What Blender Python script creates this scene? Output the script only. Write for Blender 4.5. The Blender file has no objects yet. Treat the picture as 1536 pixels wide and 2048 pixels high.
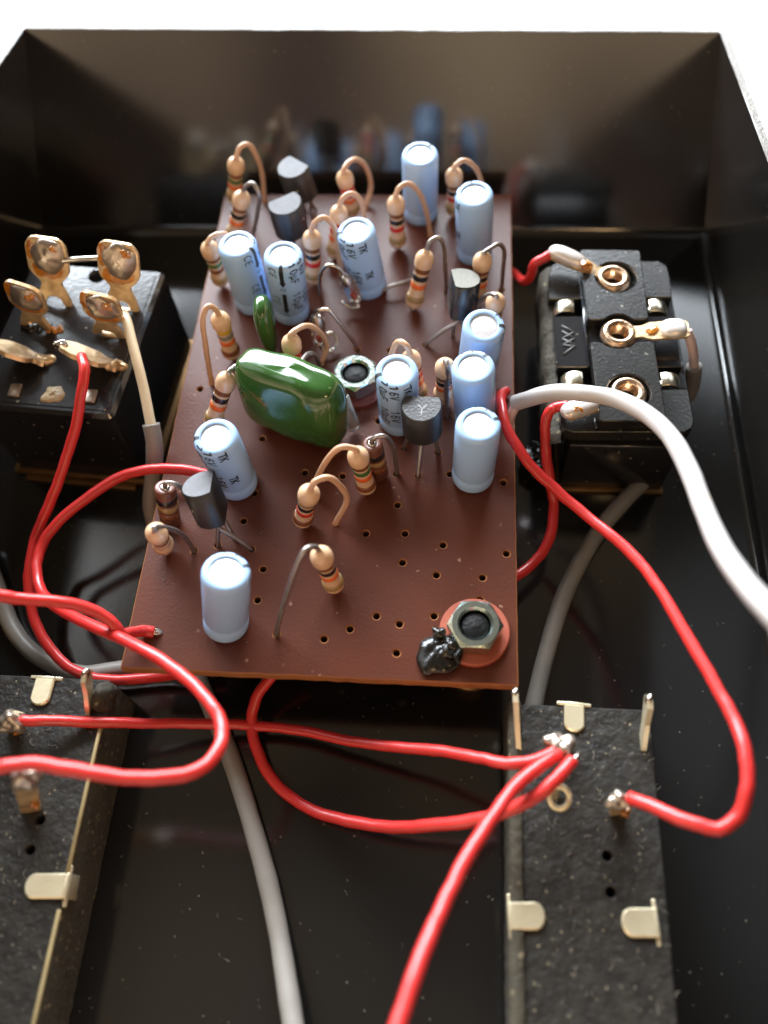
import bpy, bmesh, math, random
from mathutils import Vector as V, Matrix, geometry
random.seed(7)
S = 0.001                      # everything below is authored in millimetres
sc = bpy.context.scene
COL = sc.collection
D = {'cam': {'pos': [13.49, -25.94, 85.36], 'right': [0.99664, 0.06267, -0.0527], 'up': [-0.02995, 0.87801, 0.4777], 'fwd': [-0.07621, 0.47452, -0.87694]},
 'caps': [([8.31, 69.9, 0.15], [8.44, 68.94, 11.11], 245, 'light blue capacitor farthest back on the board, beside the black-and-red banded resistor'),
          ([16.25, 62.13, 0.15], [15.72, 61.25, 11.1], -62, 'light blue capacitor near the back right corner, just in front of a tan resistor'),
          ([-13.98, 52.52, 0.15], [-13.97, 52.08, 11.14], 154, 'light blue capacitor with a dark stripe down its right side, near the left edge'),
          ([-8.54, 50.86, 0.15], [-7.87, 50.27, 11.11], 94, 'light blue capacitor with a black arrow stripe facing front, behind the thin green capacitor'),
          ([1.77, 55.67, 0.15], [0.89, 54.54, 11.06], 9, 'light blue capacitor marked 16V, leaning left beside the tilted glass diode'),
          ([16.67, 40.77, 0.15], [17.12, 39.32, 11.04], 206, 'rearmost of the three light blue capacitors lined up along the right edge'),
          ([16.67, 33.62, 0.15], [15.91, 33.22, 11.12], 242, 'middle one of the three light blue capacitors lined up along the right edge'),
          ([16.4, 25.39, 0.15], [16.59, 25.39, 11.15], 224, 'front one of the three light blue capacitors lined up along the right edge'),
          ([7.2, 33.36, 0.15], [7.31, 32.41, 11.11], 28, 'light blue capacitor printed 16V between the steel nut and the transistor marked Y'),
          ([-11.9, 23.51, 0.15], [-12.06, 23.0, 11.14], -5, 'light blue capacitor printed TK leaning over behind the sheen-topped transistor'),
          ([-10.57, 5.48, 0.15], [-8.43, 7.15, 10.81], 214, 'light blue capacitor standing alone near the front left corner of the board')],
 'resistors': [([-19.27, 71.9, 1.6], [-17.61, 70.82, 7.9],
                [[-17.41, 70.68, 8.66], [-17.24, 70.58, 9.28], [-16.53, 71.39, 10.38], [-15.66, 72.26, 10.1], [-15.03, 72.89, 7.9], [-14.79, 73.13, 4.75], [-15.22, 72.69, 0.0], [-15.22, 72.69, -1.2]],
                ['brown', 'green', 'orange', 'gold'], 'tan', 'tan resistor with a green band at the back left corner of the board'),
               ([-18.23, 64.05, 1.6], [-15.86, 64.11, 7.76],
                [[-15.58, 64.12, 8.51], [-15.34, 64.13, 9.11], [-14.81, 64.14, 9.9], [-13.7, 63.91, 10.5], [-12.99, 63.18, 9.4], [-13.81, 63.75, 6.2], [-15.33, 64.46, 1.8], [-16.02, 64.78, 0.0], [-16.02, 64.78, -1.2]],
                ['brown', 'black', 'orange', 'gold'], 'grey', 'tan resistor with a bare grey lead, second from the back left corner'),
               ([-1.58, 69.21, 1.6], [-1.88, 67.84, 8.05], [[-1.91, 67.67, 8.83], [-1.94, 67.54, 9.47], [-1.3, 68.75, 9.92], [-0.35, 70.49, 9.01], [0.68, 72.37, 5.93], [0.97, 72.9, 2.29], [0.18, 71.45, 0.0], [0.18, 71.45, -1.2]],
                ['red', 'red', 'orange', 'gold'], 'tan', 'tan resistor with red bands, farthest back in the middle of the board'),
               ([-3.32, 61.01, 1.6], [-2.09, 60.98, 8.09],
                [[-1.94, 60.98, 8.87], [-1.82, 60.98, 9.51], [-1.36, 61.3, 10.37], [-0.28, 61.97, 10.52], [0.79, 62.64, 8.72], [1.0, 62.77, 5.38], [0.89, 62.71, 0.0], [0.89, 62.71, -1.2]], ['red', 'red', 'orange', 'gold'], 'tan',
                'tan resistor with a red band, partly hidden behind the capacitor leaning left'),
               ([-5.79, 56.06, 1.6], [-5.22, 56.23, 8.17],
                [[-5.16, 56.25, 8.97], [-5.1, 56.27, 9.62], [-4.43, 56.31, 10.86], [-3.26, 56.38, 11.53], [-2.2, 56.44, 10.1], [-2.03, 56.45, 6.0], [-2.01, 56.45, 0.0], [-2.01, 56.45, -1.2]], ['brown', 'black', 'red', 'gold'],
                'tan', 'tan resistor with black and red bands, right of the capacitor with the arrow stripe'),
               ([5.38, 63.02, 1.6], [5.45, 62.69, 8.19], [[5.46, 62.65, 8.99], [5.46, 62.61, 9.64], [6.06, 63.01, 10.68], [7.07, 63.68, 10.68], [8.45, 64.58, 8.47], [9.34, 65.16, 5.02], [9.93, 65.54, 0.0], [9.93, 65.54, -1.2]],
                ['brown', 'black', 'red', 'gold'], 'tan', 'tan resistor with black and red bands in front of the farthest capacitor'),
               ([13.17, 69.56, 1.6], [13.06, 68.28, 8.08],
                [[13.05, 68.13, 8.86], [13.03, 68.01, 9.5], [13.29, 68.15, 9.95], [14.27, 68.54, 10.35], [15.87, 69.17, 8.73], [16.81, 69.54, 6.21], [17.55, 69.84, 0.0], [17.55, 69.84, -1.2]], ['brown', 'black', 'red', 'gold'],
                'tan', 'tan resistor behind the capacitor at the back right corner'),
               ([8.28, 51.87, 1.6], [9.64, 52.9, 7.98],
                [[9.81, 53.03, 8.75], [9.94, 53.13, 9.38], [10.34, 53.39, 10.44], [11.32, 54.06, 10.48], [12.01, 54.53, 8.79], [12.24, 54.69, 5.18], [12.51, 54.87, 0.0], [12.51, 54.87, -1.2]], ['brown', 'black', 'orange', 'gold'],
                'grey', 'tan resistor leaning left with black and orange bands, left of the blank black transistor'),
               ([16.68, 52.87, 1.6], [17.01, 52.42, 8.18],
                [[17.05, 52.36, 8.97], [17.09, 52.32, 9.62], [17.87, 53.15, 9.57], [18.96, 54.26, 9.26], [19.79, 55.11, 7.45], [19.93, 55.25, 3.8], [20.0, 55.33, 0.0], [20.0, 55.33, -1.2]], ['brown', 'black', 'orange', 'gold'],
                'grey', 'tan resistor near the right edge, partly hidden by the black transistor beside it'),
               ([18.68, 47.26, 1.6], [18.65, 45.72, 8.02], [[18.65, 45.53, 8.8], [18.64, 45.38, 9.43], [18.21, 45.9, 9.2], [17.26, 46.91, 7.6], [16.56, 47.66, 5.34], [15.67, 48.61, 0.0], [15.67, 48.61, -1.2]],
                ['green', 'brown', 'orange', 'gold'], 'grey', 'tan resistor with a curled grey lead at the right edge behind the capacitors'),
               ([-18.92, 55.54, 1.6], [-18.55, 54.26, 8.06], [[-18.51, 54.1, 8.85], [-18.47, 53.98, 9.48], [-17.85, 54.46, 10.01], [-16.92, 55.11, 9.92], [-16.03, 55.72, 9.01], [-15.9, 55.82, 0.0], [-15.9, 55.82, -1.2]],
                ['brown', 'green', 'brown', 'gold'], 'tan', 'tan resistor with a green band at the left edge, half behind the striped capacitor'),
               ([-15.39, 42.7, 1.6], [-15.18, 42.09, 8.17],
                [[-15.16, 42.01, 8.96], [-15.14, 41.95, 9.61], [-15.32, 41.73, 10.78], [-15.79, 41.11, 11.71], [-16.44, 40.26, 10.74], [-17.02, 39.48, 6.61], [-17.65, 38.65, 0.0], [-17.65, 38.65, -1.2]],
                ['yellow', 'grey', 'orange', 'brown'], 'tan', 'tan resistor with a yellow band at the left edge, its long painted lead reaching forward'),
               ([-15.93, 31.71, 1.6], [-13.29, 33.37, 7.42], [[-12.98, 33.57, 8.12], [-12.72, 33.73, 8.7], [-12.46, 34.14, 8.74], [-11.91, 34.87, 8.41], [-11.6, 35.27, 0.0], [-11.6, 35.27, -1.2]],
                ['brown', 'black', 'orange', 'gold'], 'grey', 'tan resistor with bold black and orange bands left of the big green capacitor'),
               ([-6.25, 38.16, 1.6], [-5.88, 38.61, 8.17],
                [[-5.83, 38.66, 8.97], [-5.79, 38.7, 9.62], [-5.23, 39.53, 9.55], [-4.23, 40.98, 8.71], [-3.11, 42.6, 5.59], [-2.7, 43.21, 1.98], [-3.59, 41.91, 0.0], [-3.59, 41.91, -1.2]], ['red', 'red', 'orange', 'gold'], 'tan',
                'tan resistor peeking out behind the top of the big green capacitor'),
               ([9.41, 36.55, 1.6], [8.69, 36.46, 8.16], [[8.61, 36.45, 8.96], [8.54, 36.44, 9.6], [8.15, 36.77, 10.4], [7.35, 37.41, 10.24], [6.44, 38.13, 7.82], [5.55, 38.85, 0.0], [5.55, 38.85, -1.2]],
                ['brown', 'red', 'orange', 'gold'], 'tan', 'tan resistor looping over from behind the capacitor beside the steel nut'),
               ([12.55, 36.24, 1.6], [12.74, 35.37, 8.14], [[12.76, 35.26, 8.93], [12.78, 35.18, 9.58], [12.91, 34.8, 9.87], [13.04, 34.39, 9.65], [12.96, 34.63, 6.25], [13.12, 34.12, 0.0], [13.12, 34.12, -1.2]],
                ['brown', 'black', 'orange', 'tan'], 'grey', 'pale resistor with a grey lead down its front, behind the transistor marked Y'),
               ([3.86, 22.93, 1.6], [3.46, 22.72, 8.18], [[3.41, 22.69, 8.98], [3.37, 22.67, 9.63], [2.95, 22.66, 9.98], [1.88, 22.61, 10.2], [0.37, 22.55, 8.42], [-2.86, 22.4, 0.0], [-2.86, 22.4, -1.2]],
                ['brown', 'green', 'orange', 'brown'], 'tan', 'tan resistor with a green band just in front of the big green capacitor'),
               ([-3.15, 18.27, 1.6], [-1.54, 17.87, 7.99],
                [[-1.35, 17.82, 8.77], [-1.19, 17.78, 9.39], [-0.5, 18.13, 10.38], [0.67, 18.65, 10.29], [1.72, 19.12, 7.76], [2.16, 19.31, 4.31], [0.52, 18.58, 0.0], [0.52, 18.58, -1.2]], ['gold', 'black', 'red', 'brown'], 'tan',
                'tan resistor with black and red bands, painted loop on its right, mid board'),
               ([1.16, 10.23, 1.6], [0.6, 10.34, 8.18], [[0.53, 10.35, 8.97], [0.48, 10.36, 9.62], [0.28, 10.11, 10.85], [-0.41, 9.34, 11.91], [-1.41, 8.24, 10.44], [-4.79, 4.48, 0.0], [-4.79, 4.48, -1.2]],
                ['brown', 'black', 'orange', 'gold'], 'grey', 'tan resistor nearest the front edge with a long grey lead reaching left'),
               ([-18.93, 14.2, 1.6], [-17.55, 12.6, 7.85], [[-17.38, 12.4, 8.61], [-17.25, 12.25, 9.23], [-17.25, 12.37, 9.59], [-16.55, 13.35, 7.64], [-15.94, 14.19, 4.37], [-15.79, 14.39, 0.0], [-15.79, 14.39, -1.2]],
                ['brown', 'brown', 'tan', 'tan'], 'grey', 'pale resistor tipped on the left edge, near the front left corner'),
               ([-4.62, 35.06, 1.6], [-4.2, 34.48, 8.16], [[-4.14, 34.41, 8.96], [-4.1, 34.35, 9.6], [-3.98, 35.45, 9.18], [-3.71, 37.59, 7.59], [-3.42, 39.85, 3.97], [-3.36, 40.27, 0.0], [-3.36, 40.27, -1.2]],
                ['brown', 'black', 'orange', 'gold'], 'grey', 'resistor almost hidden behind the big green capacitor, showing its grey lead loop')],
 'comp': [([-19.12, 17.9, 0.5], [-18.17, 18.95, 6.74], [[-18.21, 18.9, 6.45], [-18.12, 19.0, 7.03], [-17.69, 18.98, 7.6], [-16.87, 19.03, 7.34], [-16.11, 19.07, 5.52], [-15.77, 19.09, 0.0], [-15.77, 19.09, -1.2]],
           ['black', 'gold', 'brown'], 'dark brown flat-ended resistor at the left edge, left of the sheen-topped transistor'),
          ([5.13, 25.15, 0.5], [4.74, 25.4, 6.88], [[4.76, 25.38, 6.58], [4.73, 25.41, 7.18], [5.27, 25.45, 8.05], [6.17, 25.54, 8.15], [6.99, 25.63, 6.42], [7.31, 25.66, 0.0], [7.31, 25.66, -1.2]], ['black', 'gold', 'brown'],
           'dark brown flat-ended resistor half hidden behind a green-banded tan resistor')],
 'transistors': [([-8.44, 69.24, 4.5], [-9.08, 69.02, 9.15], 50, [[-8.59, 70.27, 0.0], [-7.89, 70.06, 0.0], [-7.3, 70.8, 0.0]], None, 'black transistor with pale window sheen painted on top farthest back, behind the other one'),
                 ([-9.18, 61.95, 4.5], [-9.39, 61.79, 9.19], 120, [[-10.98, 63.41, 0.0], [-10.38, 63.21, 0.0], [-9.84, 63.62, 0.0]], None,
                  'black transistor with pale window sheen painted on top, second from the back, behind the arrow-striped capacitor'),
                 ([14.11, 48.01, 4.0], [14.53, 49.13, 8.55], 190, [[10.05, 45.52, 0.0], [13.51, 47.11, 0.0], [15.15, 47.74, 0.0]], None, 'glossy black transistor with an olive-grey top beside the right edge resistors'),
                 ([10.33, 28.75, 5.0], [10.27, 28.79, 9.7], 88, [[7.97, 29.28, 0.0], [9.86, 25.39, 0.0], [12.16, 28.82, 0.0]], 'Y', 'black transistor marked Y standing on splayed leads at the centre right'),
                 ([-12.6, 16.94, 4.2], [-13.45, 18.49, 8.56], 8, [[-13.07, 15.2, 0.0], [-11.33, 16.25, 0.0], [-9.1, 14.83, 0.0]], None, 'black transistor with grey window sheen painted on top, leaning left near the left edge')],
 'diodes': [([0.58, 51.22, 1.8], [-0.83, 51.94, 6.12], [[-0.4, 51.72, 4.81], [-0.92, 51.99, 6.4], [-1.74, 51.98, 7.48], [-2.9, 52.03, 7.6], [-3.94, 52.08, 6.04], [-4.31, 52.09, 3.55], [-4.4, 52.1, 0.0], [-4.4, 52.1, -1.2]],
             [[0.69, 50.89, 1.2], [-0.14, 50.88, 1.0], [-1.08, 51.22, 1.4], [-1.52, 51.28, 1.8]], 'clear glass diode with a red core tilted beside the capacitor leaning left'),
            ([-3.62, 43.76, 1.8], [-3.67, 45.08, 6.2], [[-3.66, 44.68, 4.86], [-3.67, 45.17, 6.49], [-3.19, 45.04, 6.99], [-2.15, 44.95, 7.11], [-1.18, 44.87, 5.38], [1.01, 44.67, 0.0], [1.01, 44.67, -1.2]],
             [[-3.61, 43.92, 1.0], [-2.6, 43.52, 0.8], [-1.81, 44.29, 0.8], [-1.69, 45.14, 1.4], [-2.3, 45.8, 1.8], [-3.08, 45.62, 1.8]], 'clear glass diode with a red core behind the big green capacitor, lead reaching right')],
 'green_big': ([-5.32, 32.03, 6.0], -22.7, 13.57),
 'green_small': [-10.18, 43.88, 5.2],
 'nuts': [([1.42, 38.62, 0.8], 'washer'), ([16.82, 5.58, 0.8], 'w')],
 'blob': [13.09, 2.78, 0.3],
 'holes': [[-19.08, 37.64], [0.72, 25.03], [-3.91, 25.39], [7.61, 21.24], [4.15, 17.33], [8.69, 17.49], [13.14, 16.17], [20.37, 15.35], [8.6, 13.77], [12.51, 12.37], [17.68, 12.26], [17.42, 9.53], [6.06, 7.16], [8.65, 6.33],
           [12.4, 7.43], [3.25, 5.52], [0.5, 4.25], [8.51, 3.01], [-7.35, 12.34], [-7.47, 8.51], [-9.04, 14.83], [-13.13, 15.2], [-10.52, 18.47], [-18.42, 4.18], [-4.81, 4.59], [20.09, 24.73], [13.7, 25.72], [7.25, 25.59],
           [9.86, 25.39], [12.17, 28.74], [7.97, 29.28], [13.12, 34.12], [1.01, 44.67], [5.34, 44.59], [4.56, 33.21], [-9.8, 22.38], [0.52, 18.58], [-9.81, 30.18], [12.51, 54.87], [10.05, 45.52], [-15.79, 14.39], [-17.65, 38.65],
           [9.93, 65.54], [20.0, 55.33], [-15.22, 72.69], [0.18, 71.45], [19.73, 38.07]],
 'wires': [('red', 0.68,
            [[-31.26, 35.84, 8.6], [-30.29, 33.79, 9.0], [-30.33, 31.58, 8.0], [-31.41, 28.21, 5.0], [-32.56, 25.88, 3.0], [-33.84, 22.79, 1.0], [-35.31, 19.66, -1.0], [-36.88, 16.84, -3.0], [-37.19, 13.56, -4.0],
             [-36.97, 10.68, -5.0], [-35.71, 7.23, -6.0], [-33.59, 4.34, -6.5], [-30.74, 2.04, -7.0], [-27.28, 0.84, -7.5], [-23.85, 0.97, -8.0], [-20.31, 1.44, -8.0], [-16.79, 1.89, -7.0], [-13.44, 2.93, -6.0]],
            'red wire from the black switch lug curving down the left and under the board corner'),
           ('red', 0.68,
            [[-12.27, 23.82, 0.4], [-14.01, 23.98, 1.0], [-16.33, 24.03, 1.6], [-19.56, 24.06, 2.2], [-22.99, 23.94, 2.0], [-26.58, 23.16, 1.0], [-30.43, 20.66, 0.0], [-33.61, 17.98, -1.0], [-35.23, 15.37, -2.0],
             [-35.11, 12.38, -2.0], [-33.57, 9.32, -1.5], [-30.59, 6.77, 0.0], [-26.33, 4.54, 2.0], [-21.18, 2.3, 4.0], [-16.27, -0.1, 6.0], [-11.86, -2.82, 7.0], [-8.66, -5.45, 8.0], [-7.07, -7.66, 8.5], [-6.76, -10.18, 9.5],
             [-8.07, -12.23, 10.5], [-10.56, -13.25, 11.5], [-14.21, -13.59, 12.5], [-18.15, -13.26, 13.0], [-21.76, -12.93, 13.2], [-24.91, -13.4, 13.0], [-27.97, -14.01, 12.0]],
            'red wire from beside the leaning transistor, looping to the lower left switch'),
           ('red', 0.68,
            [[-18.43, 4.12, 0.3], [-19.56, 4.01, 0.8], [-20.45, 3.22, 2.2], [-20.81, 2.61, 3.2], [-21.46, 3.3, 4.6], [-23.06, 4.14, 6.0], [-25.5, 4.13, 8.0], [-28.46, 3.72, 9.5], [-30.83, 3.43, 11.0], [-33.85, 3.11, 13.0]],
            'red wire entering from the left edge and ending at the front left corner hole'),
           ('red', 0.62,
            [[-30.93, -6.23, 0.0], [-29.02, -6.06, -0.3], [-25.72, -5.75, -1.5], [-21.35, -5.32, -3.0], [-17.05, -4.6, -5.0], [-11.83, -4.07, -6.5], [-6.34, -3.77, -7.5], [-1.67, -4.18, -7.2], [3.61, -5.25, -6.0],
             [8.7, -6.14, -4.0], [13.5, -6.81, -1.5], [17.5, -7.89, 1.0], [20.34, -8.54, 2.5], [22.68, -8.23, 3.2], [24.66, -7.36, 3.6]],
            'thin straight red wire running across the floor between the two lower switches'),
           ('red', 0.68,
            [[-3.89, 3.25, -3.0], [-5.7, 1.36, -5.0], [-7.24, -0.62, -6.0], [-7.89, -2.67, -7.0], [-7.31, -5.78, -8.0], [-5.38, -8.77, -9.0], [-1.74, -11.51, -9.4], [3.0, -13.12, -8.0], [7.48, -13.86, -6.0], [12.22, -13.95, -3.0],
             [16.62, -13.66, 0.0], [20.29, -12.86, 2.5], [22.98, -11.38, 4.0], [24.83, -9.78, 4.5], [26.14, -8.22, 4.0]],
            'red wire looping from under the front edge to the lower right switch'),
           ('red', 0.68,
            [[24.94, -7.63, 3.6], [23.25, -8.81, 4.3], [21.04, -10.62, 5.0], [19.11, -13.03, 6.0], [17.02, -16.32, 7.5], [14.89, -20.18, 9.0], [13.21, -23.73, 10.5], [12.01, -26.96, 12.0], [10.95, -30.22, 13.0],
             [10.07, -33.35, 14.0]],
            'red wire from the lower right switch running off the bottom of the frame'),
           ('red', 0.68,
            [[20.45, 37.86, 0.5], [19.86, 36.41, 1.6], [19.63, 34.02, 3.0], [20.05, 30.96, 3.5], [21.35, 28.13, 3.0], [23.33, 25.7, 2.0], [25.99, 23.44, 1.0], [29.0, 20.42, 1.0], [32.22, 16.63, 2.0], [34.92, 12.49, 3.0],
             [36.64, 8.38, 4.0], [38.36, 3.47, 5.0], [39.72, -0.86, 6.0], [40.71, -4.45, 7.0], [40.9, -7.86, 8.0], [40.6, -10.91, 8.0], [39.71, -13.12, 7.0], [38.19, -14.1, 6.5], [35.96, -13.61, 6.0], [33.37, -12.23, 4.5],
             [31.41, -11.21, 3.0]],
            'long red wire sweeping from the right board edge to the lower right switch'),
           ('red', 0.68,
            [[27.38, 33.04, 4.2], [26.06, 33.01, 4.0], [25.28, 32.47, 3.5], [24.95, 31.42, 2.5], [25.25, 29.48, 0.0], [25.87, 26.45, -2.0], [26.53, 24.1, -4.0], [26.31, 21.16, -5.0], [25.2, 18.55, -6.0], [23.05, 16.13, -6.0],
             [20.57, 13.96, -5.0]],
            'red wire from the front lug of the socket dropping under the board'),
           ('red', 0.68, [[26.63, 56.96, 5.2], [25.37, 56.55, 4.8], [24.14, 56.18, 4.0], [23.95, 56.36, 2.0], [23.56, 57.03, 0.0], [22.89, 59.15, -2.0], [21.91, 62.54, -4.0], [20.19, 65.01, -5.0]],
            'short kinked red wire from the rear lug of the socket'),
           ('white', 0.97,
            [[21.22, 33.48, 4.0], [22.31, 33.21, 5.0], [24.98, 32.81, 7.0], [28.13, 31.76, 8.5], [31.47, 30.41, 9.5], [34.43, 27.38, 11.0], [36.31, 23.46, 12.5], [37.28, 18.44, 14.0], [37.6, 13.64, 15.5], [37.78, 8.19, 18.0],
             [37.9, 2.81, 22.0], [37.61, -1.8, 27.0], [37.6, -6.07, 32.0]],
            'thick white cable arching over the socket and out to the right'),
           ('grey', 1.05, [[39.97, 32.06, -9.4], [36.45, 28.17, -9.4], [33.33, 24.25, -9.4], [30.24, 18.99, -9.4], [27.88, 13.85, -9.4], [26.0, 8.0, -9.4], [24.38, 1.87, -9.4], [23.62, -1.64, -9.4]],
            'grey cable lying on the floor right of the board'),
           ('grey', 1.05, [[-22.98, 29.68, 3.4], [-22.74, 28.27, 2.0], [-22.96, 26.62, 0.0], [-23.9, 25.48, -3.0], [-24.62, 23.49, -6.0], [-24.46, 21.41, -9.0]],
            'grey cable sheath hanging between the black switch and the left edge of the board'),
           ('grey', 1.05, [[-47.14, 18.62, -8.0], [-42.79, 11.47, -9.0], [-40.43, 7.68, -9.4], [-37.11, 4.56, -9.4], [-33.44, 2.7, -9.4], [-29.79, 1.86, -9.4], [-25.9, 2.54, -9.4], [-20.51, 3.41, -9.4], [-14.39, 3.69, -9.4]],
            'grey cable curving in from the left to pass under the front left corner'),
           ('grey', 1.05,
            [[-16.53, 3.59, -9.4], [-13.99, -0.56, -9.4], [-11.56, -4.54, -9.4], [-8.7, -9.96, -9.4], [-6.28, -15.09, -9.4], [-4.14, -19.95, -9.3], [-2.39, -24.56, -9.0], [-0.88, -28.9, -8.0], [0.39, -32.54, -7.0],
             [1.49, -35.94, -6.0]],
            'grey cable running down the floor from under the board to the bottom of the frame')],
 'cream_core': [[-27.75, 42.99, 8.3], [-26.95, 41.68, 8.5], [-25.89, 38.94, 8.0], [-24.75, 35.88, 7.0], [-23.92, 33.24, 5.5], [-23.23, 30.59, 4.0], [-22.9, 29.3, 3.2]],
 'pink_core': [[20.63, 31.88, 2.2], [20.81, 32.28, 3.0], [21.44, 33.34, 4.2]],
 'stub_core': [[42.29, 44.22, 4.9], [42.88, 43.57, 4.0], [43.5, 42.85, 2.5], [44.12, 42.01, 0.3]],
 'stub_sheath': [[44.0, 42.09, 0.8], [44.44, 41.67, -1.5], [44.59, 41.53, -4.5], [43.94, 42.85, -8.0]],
 'link': [[3.41, 54.19, 0.5], [4.47, 54.45, 1.2], [6.15, 55.01, 1.4], [7.82, 55.86, 1.2], [8.79, 56.83, 0.6]],
 'clear_tube': [[0.37, 33.42, 4.5], [1.88, 31.23, 0.8]],
 'TL': [-50.76, 90.88, 15.56],
 'TR': [49.38, 90.08, 14.0],
 'TLf': [-50.76, 60.88, 19.16],
 'TRf': [48.6, 56.05, 19.9],
 'ext': {'sw_top': [[-25.37, 53.6, 5.0], [-27.25, 29.34, 5.0]],
         'sw_floor': [[-26.84, 55.09, -10.5], [-28.17, 29.33, -10.5], [-45.71, 31.3, -10.5]],
         'res': [[-42.01, 43.53, 5.0], [-37.31, 42.6, 5.0]],
         'sw_hole': [-34.4, 52.41, 5.0],
         'sw_riv': [-35.36, 32.58, 5.0],
         'sw_r1': [-40.36, 33.0, 5.0],
         'sw_r2': [-30.58, 32.32, 5.0],
         'sw_wid': [-41.77, 30.76, 5.0]},
 'lugs': [([-38.86, 47.01, 5.0], [-37.47, 50.08, 13.99]), ([-29.66, 46.28, 5.0], [-27.98, 49.33, 13.95]), ([-40.37, 43.22, 5.0], [-38.52, 42.64, 13.58]), ([-30.39, 42.06, 5.0], [-28.82, 41.49, 13.23])],
 'lugs_edge': [([-37.92, 37.84, 5.0], [-42.87, 37.57, 8.5], [-0.47, 0.56, -0.68]), ([-28.31, 37.16, 5.0], [-34.26, 37.32, 8.8], [-0.41, 0.57, -0.71])],
 'jumper': [[-36.37, 48.86, 11.2], [-34.16, 48.83, 11.5], [-31.61, 49.02, 11.5], [-29.69, 49.42, 11.3]],
 'jack': {'back_tab': [[25.86, 50.98], [26.07, 55.39], [26.52, 57.03], [27.47, 57.77], [40.63, 57.89], [41.59, 56.99], [41.76, 54.85], [41.69, 51.54]],
          'mid': [[26.35, 48.09], [41.55, 48.32], [41.74, 40.13], [26.55, 39.82]],
          'front_tab': [[26.67, 36.44], [42.1, 36.79], [42.28, 32.11], [41.93, 31.1], [41.06, 30.51], [28.07, 30.16], [27.16, 30.56], [26.72, 31.48]],
          'floor': [[26.13, 52.67], [42.3, 53.24], [42.72, 38.16], [26.96, 37.8]],
          'body': [[28.02, 30.19, -10.5], [41.37, 30.46, -10.5]],
          'back_plate': [[30.04, 58.34], [37.84, 58.22], [37.96, 46.34], [35.98, 46.23], [35.18, 46.96], [34.27, 47.19], [33.32, 46.93], [32.34, 46.17], [30.36, 46.14]],
          'front_plate': [[30.54, 42.6], [31.88, 42.62], [32.44, 41.92], [33.87, 41.56], [35.4, 41.9], [36.07, 42.7], [38.25, 42.82], [38.65, 30.9], [30.92, 30.7]],
          'h1': [34.39, 53.47],
          'h3': [34.64, 35.12],
          'eyes': [[34.1, 53.59, 4.2], [34.15, 44.19, 4.4], [34.61, 35.27, 4.2]],
          'tags': [[26.12, 57.14, 5.2], [42.53, 44.45, 5.0], [26.86, 31.59, 4.6]],
          'clips': [[27.91, 49.8, 3.2], [39.78, 49.97, 3.2], [28.46, 38.08, 3.2], [40.17, 38.18, 3.2]],
          'emblem': [[[27.42, 46.38], [28.76, 45.5], [27.34, 44.41], [28.85, 43.38]], [[27.34, 44.33], [28.76, 45.5]], [[27.45, 44.0], [28.9, 43.06], [27.48, 41.76]], [[27.41, 43.12], [28.97, 43.14]],
                     [[27.46, 42.88], [28.91, 43.39], [27.48, 41.84]]],
          'z1': [[27.36, 46.46], [28.88, 45.42], [27.4, 44.33], [28.91, 43.22], [27.48, 41.84]],
          'z2': [[27.38, 45.56], [28.9, 44.36], [27.42, 43.28], [28.9, 43.06]],
          'ridge': [[30.08, 54.62, 3.1], [30.45, 39.9, 3.1]],
          'ridge2': [[30.73, 32.03, 3.1], [30.82, 30.59, 3.1]]},
 'sliders': {'r': [[21.87, -1.22, -2.5], [36.12, -0.9, -2.5]],
             'l': [[-23.16, -5.69, -2.5], [-36.03, -0.88, -2.5]],
             'rposts': [([21.6, -5.56, -2.5], [20.95, -1.27, 2.0]), ([34.43, -4.91, -2.5], [34.31, -1.31, 2.2])],
             'lposts': [([-24.93, -4.14, -2.5], [-24.25, -1.25, 2.0])],
             'rtabs': [[27.55, -1.32, -2.5], [27.43, -3.97, -2.5], [20.99, -21.67, -2.5], [23.91, -21.49, -2.5], [33.91, -21.44, -2.5], [30.99, -21.62, -2.5]],
             'ltabs': [[-30.6, -1.15, -2.5], [-30.65, -3.97, -2.5], [-23.29, -21.67, -2.5], [-27.14, -21.9, -2.5]],
             'rlug': [[26.43, -5.83, -2.5], [25.2, -6.62, 3.4], [31.36, -11.73, -2.5], [30.5, -11.45, 2.8]],
             'ring': [25.2, -11.21, 1.0],
             'llug': [[-32.62, -6.71, -2.5], [-31.85, -6.46, 0.5], [-28.59, -14.77, -2.5], [-23.27, -13.88, 11.5]],
             'slots': [[30.11, -15.84, -2.5], [30.23, -19.08, -2.5], [-27.37, -15.69, -2.5], [-27.64, -18.59, -2.5]]}}

# ------------------------------------------------------------------ camera
c = D['cam']
cd = bpy.data.cameras.new('camera'); cam = bpy.data.objects.new('camera', cd); COL.objects.link(cam)
r_, u_, w_ = V(c['right']), V(c['up']), V(c['fwd'])
cam.matrix_world = Matrix(((r_.x, u_.x, -w_.x, c['pos'][0]*S), (r_.y, u_.y, -w_.y, c['pos'][1]*S), (r_.z, u_.z, -w_.z, c['pos'][2]*S), (0, 0, 0, 1)))
cd.sensor_fit = 'VERTICAL'; cd.sensor_height = 36; cd.sensor_width = 27; cd.lens = 1650/2048*36
cd.clip_start = 0.005; cd.clip_end = 20
cd.dof.use_dof = True; cd.dof.focus_distance = 0.0955; cd.dof.aperture_fstop = 12.8
sc.camera = cam
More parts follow.
